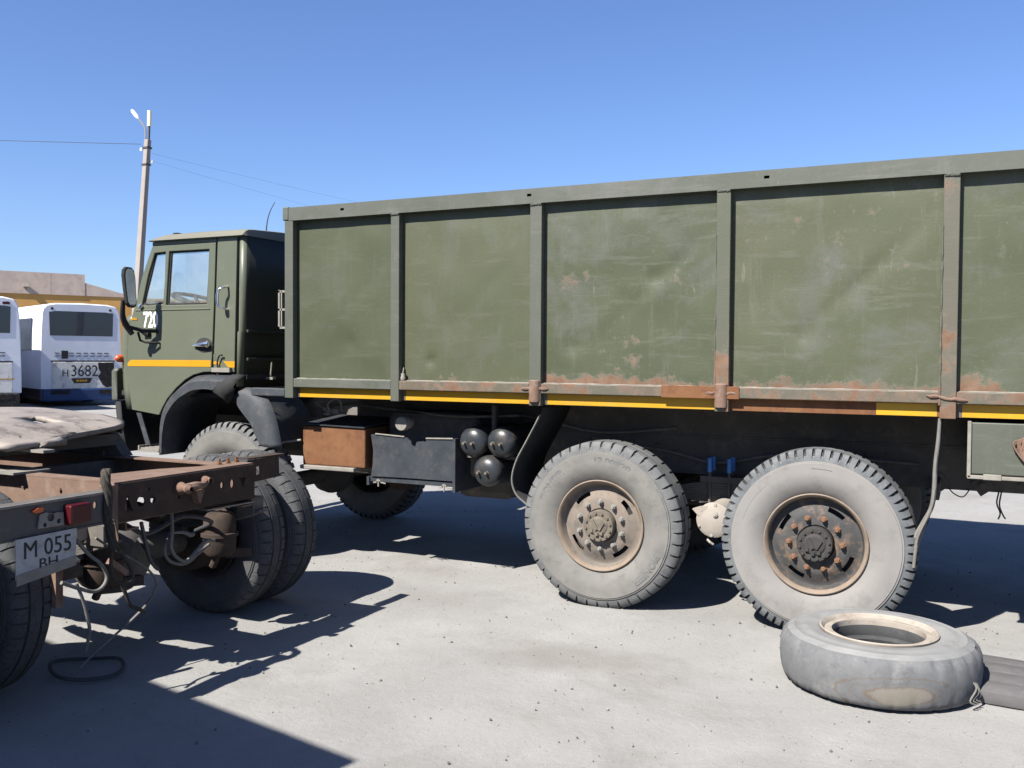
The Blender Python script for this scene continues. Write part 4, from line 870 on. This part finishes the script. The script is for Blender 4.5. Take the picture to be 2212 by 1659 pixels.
for x in xs_:
    sp_n = span(x)
    if not sp_n: continue
    ya, yb = sp_n; yl = [ya+(-2.06-ya)*t for t in np.linspace(0, 1, 8)][:-1] if ya < -2.06 else [ya]*7
    yl = sorted(yl+[min(max(q, ya), yb) for q in (-2.06, -1.985, -1.93)]+[min(max(-1.93+(yb+1.93)*t, ya), yb) for t in np.linspace(0, 1, 10)[1:]])
    rows.append((x, yl))
ns = len(rows[0][1])
for x, yl in rows: dv.v += [(x, y, zf(x)-.018*max(0, (abs(y+1.98)-.40)/.15)**2) for y in yl]
for q in range(len(rows)-1):
    for k in range(ns-1):
        ids = [q*ns+k, q*ns+k+1, (q+1)*ns+k+1, (q+1)*ns+k]; mx = sum(dv.v[z_][0] for z_ in ids)/4; my = sum(dv.v[z_][1] for z_ in ids)/4
        if -2.88 < mx < -2.66 and -2.06 < my < -1.93: continue
        dv.f.append(ids); dv.m.append(0)
part('coupling_plate', dv, 'tractor_grey', K, smooth=40, solid=.03)
sk = MB(); n_ = len(fo_)
for i in range(n_):
    (xa, ya), (xb, yb) = fo_[i], fo_[(i+1) % n_]
    if xa < -2.6 or xb < -2.6: sk.add([(xa, ya, zf(xa)), (xb, yb, zf(xb)), (xb*.97-.087, yb*.97-.06, zf(xb)-.06), (xa*.97-.087, ya*.97-.06, zf(xa)-.06)], [(0, 1, 2, 3)])
part('coupling_skirt', sk, 'chassis', K, solid=.01)
pd = MB()
for y in (-2.46, -1.53): pd.prism([(-3.15, 1.02), (-2.55, 1.02), (-2.72, 1.20), (-3.0, 1.22)], y-.04, y+.04)
pd.box(-3.1, -2.6, -2.42, -1.57, 1.09, 1.16)
part('coupling_pedestal', pd, 'chassis', K)
part('pedestal_plate', MB().box(-3.25, -2.30, -2.50, -2.28, 1.020, 1.032).box(-3.0, -2.25, -2.36, -2.29, 1.125, 1.14).bar((-2.42, -2.33, 1.14), (-2.47, -2.35, 1.20), .02, .03).bar((-2.65, -2.33, 1.14), (-2.6, -2.35, 1.19), .02, .03), 'palemetal', K)
part('grease_bracket', MB().plate([(-1.58, 1.02), (-1.505, 1.02), (-1.53, 1.11), (-1.545, 1.115)], [circ(-1.545, 1.04, .012)], -2.72, -2.71, 'YZ'), 'palemetal', K)
for bx_ in ((-2.75, -2.67, -2.42, -1.52, .80, .99), (-4.0, -3.92, -2.42, -1.52, .80, .99)): part('frame_crossmember', MB().box(*bx_), 'chassis', K)
part('gusset_plate', MB().box(-1.95, -1.75, -2.42, -2.36, .82, 1.0), 'chassis', K)

# rope hanging over the cross-member
rp = MB(); main = [(-1.56, -2.54, 1.085), (-1.50, -2.60, 1.10), (-1.47, -2.63, 1.06), (-1.46, -2.625, 1.0), (-1.46, -2.63, .90), (-1.46, -2.61, .80), (-1.46, -2.60, .73)]
for k in range(5):
    a = k*1.256; rp.tube([(x+.011*math.cos(a+i*1.3), y+.013*math.sin(a+i*1.3), z) for i, (x, y, z) in enumerate(main)], [.011, .012, .012, .012, .011, .010, .008], 7, smooth=5)
rp.tube([main[-1], (-1.46, -2.61, .66), (-1.46, -2.59, .585), (-1.46, -2.53, .55), (-1.46, -2.48, .56), (-1.46, -2.51, .65), (-1.46, -2.58, .75), (-1.46, -2.60, .85)], .009, 7, smooth=4)
rp.tube([(-1.46, -2.55, .56), (-1.46, -2.525, .50), (-1.46, -2.50, .44), (-1.46, -2.45, .41), (-1.46, -2.41, .385)], .010, 7, smooth=4)
tag(part('tow_rope', rp, 'rope', smooth=60), 'dark frayed rope draped over the rusty rear cross-member of the tractor', 'rope')

# ------------------------------------------------------------------ loose tyre, rubber strip, small ring
L = thing('spare_tyre', (1.785, -.62, 0), 'worn grey loose tyre lying flat on the ground before the rear wheel', 'tyre')
L.scale = (.925, .925, .98)
tl = MB()
prof = [(.285, .235), (.30, .262), (.33, .270), (.37, .273), (.385, .276), (.40, .272), (.44, .266), (.447, .269), (.455, .263), (.484, .252), (.502, .240), (.513, .226), (.521, .200), (.526, .14), (.522, .09), (.514, .048), (.502, .018), (.46, .004), (.38, .0), (.31, .012), (.29, .04), (.288, .12), (.285, .235)]
n = 176; V = []
for (r, z) in prof:
    for k in range(n):
        a = 2*math.pi*k/n; q = r
        if r > .495: q += .005*noise.noise((math.cos(a)*5, math.sin(a)*5, z*14)) - (.006 if z < .06 and k % 6 == 0 else 0) - (.028*max(0, .45+1.3*noise.noise((k*.21, 0, 5))) if .2 < z < .25 and k % 6 < 2 else 0)
        V.append((q*math.cos(a), q*math.sin(a), z+.002*noise.noise((math.cos(a)*3, math.sin(a)*3, r*9))))
tl.add(V, [(i*n+k, i*n+(k+1) % n, (i+1)*n+(k+1) % n, (i+1)*n+k) for i in range(len(prof)-1) for k in range(n)])
for fi_, f in enumerate(tl.f): tl.m[fi_] = 1 if 9 <= fi_//n <= 15 else 0
part('tyre', tl, ['side_l', 'tread_l'], L, at=(1.785, -.62, 0), smooth=60)
rg = MB().lathe([(.262, .10), (.258, .18), (.245, .255), (.247, .262), (.268, .262), (.285, .258), (.292, .270), (.304, .281), (.312, .276), (.308, .262), (.296, .24), (.287, .10)], 72, ax='Z'); part('rim_ring', rg, 'rim_ring', L, at=(1.785, -.62, 0), smooth=40)
ib = MB().lathe([(.283, .02), (.275, .06), (.262, .075), (.258, .10), (.262, .125), (.250, .15), (.255, .17), (.246, .20), (.25, .235)], 72, ax='Z'); part('rim_barrel', ib, 'side_c', L, at=(1.785, -.62, 0), smooth=30)
wp = MB()
for k in range(3): wp.tube([(.515*math.cos(R(-24+2*k)), .515*math.sin(R(-24+2*k)), .13), (.542*math.cos(R(-25+3*k)), .542*math.sin(R(-25+3*k)), .10-.02*k), (.535*math.cos(R(-30+3*k)), .535*math.sin(R(-30+3*k))-.01, .05), (.55*math.cos(R(-27+3*k)), .55*math.sin(R(-27+3*k))-.01, .03)], .0045, 6, smooth=4)
part('frayed_cord', wp, 'wire_pale', L, at=(1.785, -.62, 0))
ms = MB(); rows = []
for x in np.linspace(2.245, 3.6, 30):
    row = []
    for j, (y, z) in enumerate(((-.735, .004), (-.742, .03), (-.735, .060), (-.715, .074), (-.62, .080), (-.60, .074), (-.585, .080), (-.47, .084), (-.455, .078), (-.44, .084), (-.32, .086), (-.305, .08), (-.29, .085), (-.18, .080), (-.15, .06), (-.145, .004))):
        row.append((x+.01*noise.noise((y*9, 1, 2)), y-.10*(x-2.285)*.6+.004*noise.noise((x*5, y*3, 1)), z+.006*noise.noise((x*3, y*2, 4))*(z > .01)))
    rows.append(row)
ms.grid(rows); ms.f.append(list(range(16))); ms.m.append(0)
tag(part('rubber_strip', ms, 'mat', smooth=40), 'flat grey cut rubber strip lying right of the loose tyre', 'rubber strip')
tag(part('rubber_hoop', MB().tube([(-1.93+.20*math.cos(a)+.02*math.cos(3*a), -2.36+.17*math.sin(a), .014+.01*(1+math.sin(2*a))) for a in np.linspace(0, 2*math.pi, 33)], .010, 8), 'side_c', smooth=60), 'thin black rubber hoop lying in shade beside the tractor wheel', 'hoop')

# ------------------------------------------------------------------ buses
def bus(loc, label, face):
    # local: x = right along the rear face, y = forward, z = up ; origin at the rear left bottom corner
    B = thing('bus', loc, label, 'bus', 'white buses parked behind the green truck', rz=math.atan2(.922, .387)); Wd, Ln = 2.45, 10.5
    sec = [(0, .55), (0, 1.2), (.02, 2.2), (.06, 2.9), (.10, 3.05), (.2, 3.15), (.45, 3.20), (1.225, 3.22), (2.0, 3.20), (2.25, 3.15), (2.35, 3.05), (2.39, 2.9), (2.43, 2.2), (2.45, 1.2), (2.45, .55)]
    mb = MB(); rows = [[(1.225+(x-1.225)*k, y, .62+(z-.62)*q) for x, z in sec] for y, k, q in ((0.0, .975, .988), (.05, 1, 1), (Ln-.05, 1, 1), (Ln, .97, .98))]
    mb.grid(rows); nn = len(sec)
    mb.f.append(list(range(nn))); mb.m.append(0); mb.f.append(list(range(3*nn, 4*nn))); mb.m.append(0)
    part('body', mb, 'busw', B, smooth=35, local=True)
    part('rear_window', MB().prism([(.29, 2.20), (.27, 2.93), (.50, 2.96), (1.95, 2.96), (2.18, 2.93), (2.16, 2.20)], -.012, .01), 'busglass', B, bevel=.01, local=True)
    part('rear_door', MB().box(.34, 2.2, -.022, .0, .56, 1.385), 'busdirty', B, bevel=.01, local=True)
    if face == 1: part('soot_stain', MB().prism([(1.70, 1.37), (1.85, 1.36), (2.19, 1.38), (2.19, .60), (1.95, .58), (1.84, .66), (1.76, .80), (1.70, .93), (1.78, 1.05), (1.71, 1.20)], -.026, -.021), 'soot', B, local=True)
    part('door_gap', MB().box(.32, 2.22, -.016, -.002, 1.388, 1.43), 'dark', B, local=True)
    for k in range(8):
        for z in (1.56, 1.65): part('vent_slot', MB().box(.42+.21*k, .56+.21*k, -.012, .004, z, z+.022), 'dark', B, local=True)
    part('black_cap', MB().prism([(.615, 1.50), (.61, 1.72), (.63, 1.74), (.80, 1.735), (.815, 1.71), (.81, 1.51), (.79, 1.49), (.64, 1.485)], -.03, .0), 'dark', B, bevel=.01, local=True)
    for x in (.36, 2.09): part('marker_light', MB().lathe([(.0001, -.012), (.04, -.012), (.042, .002)], 12, o=(x, 0, 3.03)), 'dark', B, local=True)
    part('bumper', MB().box(.06, 2.39, -.05, .3, .17, .545), 'busblue' if face == 1 else 'soot', B, bevel=.03, local=True)
    part('bumper_light', MB().box(.30, .85, -.056, -.03, .38, .51), 'soot', B, local=True); part('bumper_light', MB().box(1.72, 2.2, -.056, -.03, .38, .51), 'soot', B, local=True)
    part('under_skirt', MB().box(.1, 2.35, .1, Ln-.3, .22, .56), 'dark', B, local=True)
    part('side_window', MB().box(-.006, .03, .9, Ln-.6, 1.75, 2.75), 'busglass', B, local=True)
    for x in (.03, 2.14):
        for y in (2.9, 8.2): part('wheel', MB().lathe([(.48, 0), (.48, .28), (.2, .28), (.2, 0), (.48, 0)], 24, ax='X', o=(x, y, .48)), 'rubber', B, smooth=40, local=True)
    if face == 1:
        tx = MB(); text_xz(tx, '3682', .50, 1.29, -.029, 1.09, .002, .84); text_xz(tx, 'H', .31, .72, -.024, 1.03, .002, .9); part('door_lettering', tx, 'dark', B, local=True)
        em = part('plate_badge', MB().prism([(.88, .875), (1.52, .885), (1.45, .725), (.98, .72)], -.036, -.022), 'dark', B, local=True)
        part('badge_lettering', MB().box(1.05, 1.12, -.039, -.035, .77, .83).box(1.14, 1.20, -.039, -.035, .77, .83).box(1.22, 1.28, -.039, -.035, .77, .83).box(1.30, 1.36, -.039, -.035, .77, .83), 'yellow_dirty', em, local=True)
    else:
        part('yellow_line', MB().box(.2, 2.25, -.026, -.021, .92, .95), 'yellow', B, local=True)
        part('roof_light', MB().box(1.98, 2.16, -.014, .0, 2.99, 3.06), 'red', B, local=True)
    return B
bus((-23.36, 13.78, 0), 'white bus with number 3682 and sooty rear door beside the green cab', 1)
bus((-21.5-.387*2.43, 11.77-.922*2.43, 0), 'white bus with yellow line on its rear, cut by the left edge', 2)

# ------------------------------------------------------------------ workshop building, pole, wires
Bd = thing('workshop_building', (-45.5, 32, 0), 'ochre workshop building with bare concrete parapet behind the buses', 'building')
u = Vector((.5, .87, 0)).normalized(); nv = Vector((u.y, -u.x, 0)); A0 = Vector((-46.1, 28.7, 0))
def wallbox(t0, t1, z0, z1, off, th=.3, ztop1=None):
    p = [A0+u*t0+nv*off, A0+u*t1+nv*off, A0+u*t1+nv*(off-th), A0+u*t0+nv*(off-th)]; mb = MB(); zt = (z1, ztop1 or z1, ztop1 or z1, z1)
    return mb.add([(q.x, q.y, z0) for q in p]+[(q.x, q.y, z) for q, z in zip(p, zt)], [(0, 1, 2, 3), (7, 6, 5, 4), (0, 4, 5, 1), (1, 5, 6, 2), (2, 6, 7, 3), (3, 7, 4, 0)])
part('wall', wallbox(-40, 13, 0, 4.97, 0, 8), 'wally', Bd)
for t0, t1 in ((-38, -32), (-31.985, -26), (-25.985, -20), (-19.985, -14.015), (-14, -8), (-7.985, -3.2), (-3.185, 2.58), (2.595, 4.36)): part('parapet_panel', wallbox(t0, t1, 4.974, 6.2, .06, .3), 'concrete', Bd)
part('parapet_panel', wallbox(4.375, 7.2, 4.974, 5.72, .04, .3, 4.98), 'concrete', Bd)
fp = A0+u*1.3+nv*.2
part('floodlight', MB().obox((fp.x, fp.y, 5.45), (u+nv*.5, (0, 0, 1), nv), (.16, .10, .12)).tube([(fp.x-nv.x*.2, fp.y-nv.y*.2, 5.15), (fp.x, fp.y, 5.4)], .04, 6), 'palemetal', Bd)

P = thing('utility_pole', (-20.26, 14.42, 0), 'leaning concrete utility pole with street lamp and pale antenna behind the cab', 'pole')
pa, pb = Vector((-20.26, 14.42, 0)), Vector((-19.93, 14.83, 8.02)); dx_ = Vector((.80, .60, 0)); dy_ = Vector((-.60, .80, 0))
mb = MB(); cn = lambda c, h: [c+dx_*h*a+dy_*h*b for a, b in ((-1, -1), (1, -1), (1, 1), (-1, 1))]
rotd = [Vector((1, .06, 0)), Vector((-.06, 1, 0))]
def cn(c, h): return [c+rotd[0]*h*a+rotd[1]*h*b for a, b in ((-1, -1), (1, -1), (1, 1), (-1, 1))]
mb.add(cn(pa, .110)+cn(pb, .075), [(0, 1, 2, 3), (7, 6, 5, 4), (0, 4, 5, 1), (1, 5, 6, 2), (2, 6, 7, 3), (3, 7, 4, 0)])
part('pole_shaft', mb, 'polec', P, bevel=.02)
for z in (7.75, 7.25):
    c = pa.lerp(pb, z/8.02); part('pole_clamp', MB().add(cn(c, .098)+cn(c+Vector((0, 0, .05)), .098), [(0, 1, 2, 3), (7, 6, 5, 4), (0, 4, 5, 1), (1, 5, 6, 2), (2, 6, 7, 3), (3, 7, 4, 0)]), 'wire', P)
part('antenna_mast', MB().tube([(-19.93, 14.83, 7.3), (-19.91, 14.87, 8.45)], .035, 8), 'wire', P)
part('antenna', MB().tube([(-19.91, 14.87, 8.42), (-19.905, 14.88, 8.88)], .062, 12), 'ivory', P, smooth=40)
part('lamp_arm', MB().tube([(-20.0, 14.80, 7.9), (-19.99, 14.80, 8.3), (-20.06, 14.76, 8.48), (-20.19, 14.70, 8.66)], .022, 8, smooth=4), 'polec', P)
part('street_lamp_head', MB().tube([(-20.17, 14.71, 8.63), (-20.22, 14.69, 8.70), (-20.33, 14.63, 8.86), (-20.36, 14.62, 8.90)], [.025, .062, .05, .02], 10), 'lampw', P, smooth=50)
for q in ((-20.08, 14.72, 7.72), (-19.85, 14.90, 7.38)): part('insulator', MB().lathe([(.02, -.05), (.045, -.03), (.03, 0), (.045, .03), (.02, .05)], 10, ax='Z', o=q, cap=True), 'lampw', P, smooth=40)
def wire(a, b, sag, label, r=.008):
    a, b = Vector(a), Vector(b); pts = [a.lerp(b, t)+Vector((0, 0, -sag*4*t*(1-t))) for t in np.linspace(0, 1, 25)]
    tag(part('power_line', MB().tube(pts, r, 5), 'wire'), label, 'power line', 'power lines strung from the utility pole')
wire((-20.08, 14.72, 7.88), (-55.5, -2.6, 8.9), .08, 'dark wire running left from the utility pole across the sky')
wire((-19.85, 14.90, 7.40), (-22.6, 46, 7.6), .15, 'lower of the two thin wires running right from the pole', .0024)
wire((-19.85, 14.90, 7.62), (-20.8, 46, 8.6), .15, 'upper of the two thin wires running right from the pole', .0024)

# ------------------------------------------------------------------ parked box truck behind the camera's left, its shadow falls into the view
H = 3.2; cx, cy = -.04-KX*H, -2.60-KY*H
S = thing('box_truck', (cx, cy, 0), 'tall grey box truck parked left of the viewer, casting the shadow at lower left', 'truck', rz=math.atan2(.2, -.98)+math.pi)
# local: -x = forward, -y = away from the yard ; origin at the rear corner
part('cargo_box', MB().box(-7, 0, -2.5, 0, 1.05, H), 'offbox', S, bevel=.02, local=True)
part('frame_rail', MB().box(-9, -.3, -1.7, -.8, .75, 1.049), 'chassis', S, local=True)
part('cab', MB().prism([(-9.2, .7), (-9.2, 1.6), (-8.9, 2.5), (-7.3, 2.6), (-7.3, .7)], -2.45, -.05), 'offbox', S, bevel=.05, local=True)
for x in (-1.6, -8.2):
    for y in (-2.45, -.35): part('wheel', MB().lathe([(.2, 0), (.5, .01), (.5, .3), (.2, .3), (.2, 0)], 28, o=(x, y, .5)), 'rubber', S, smooth=40, local=True)
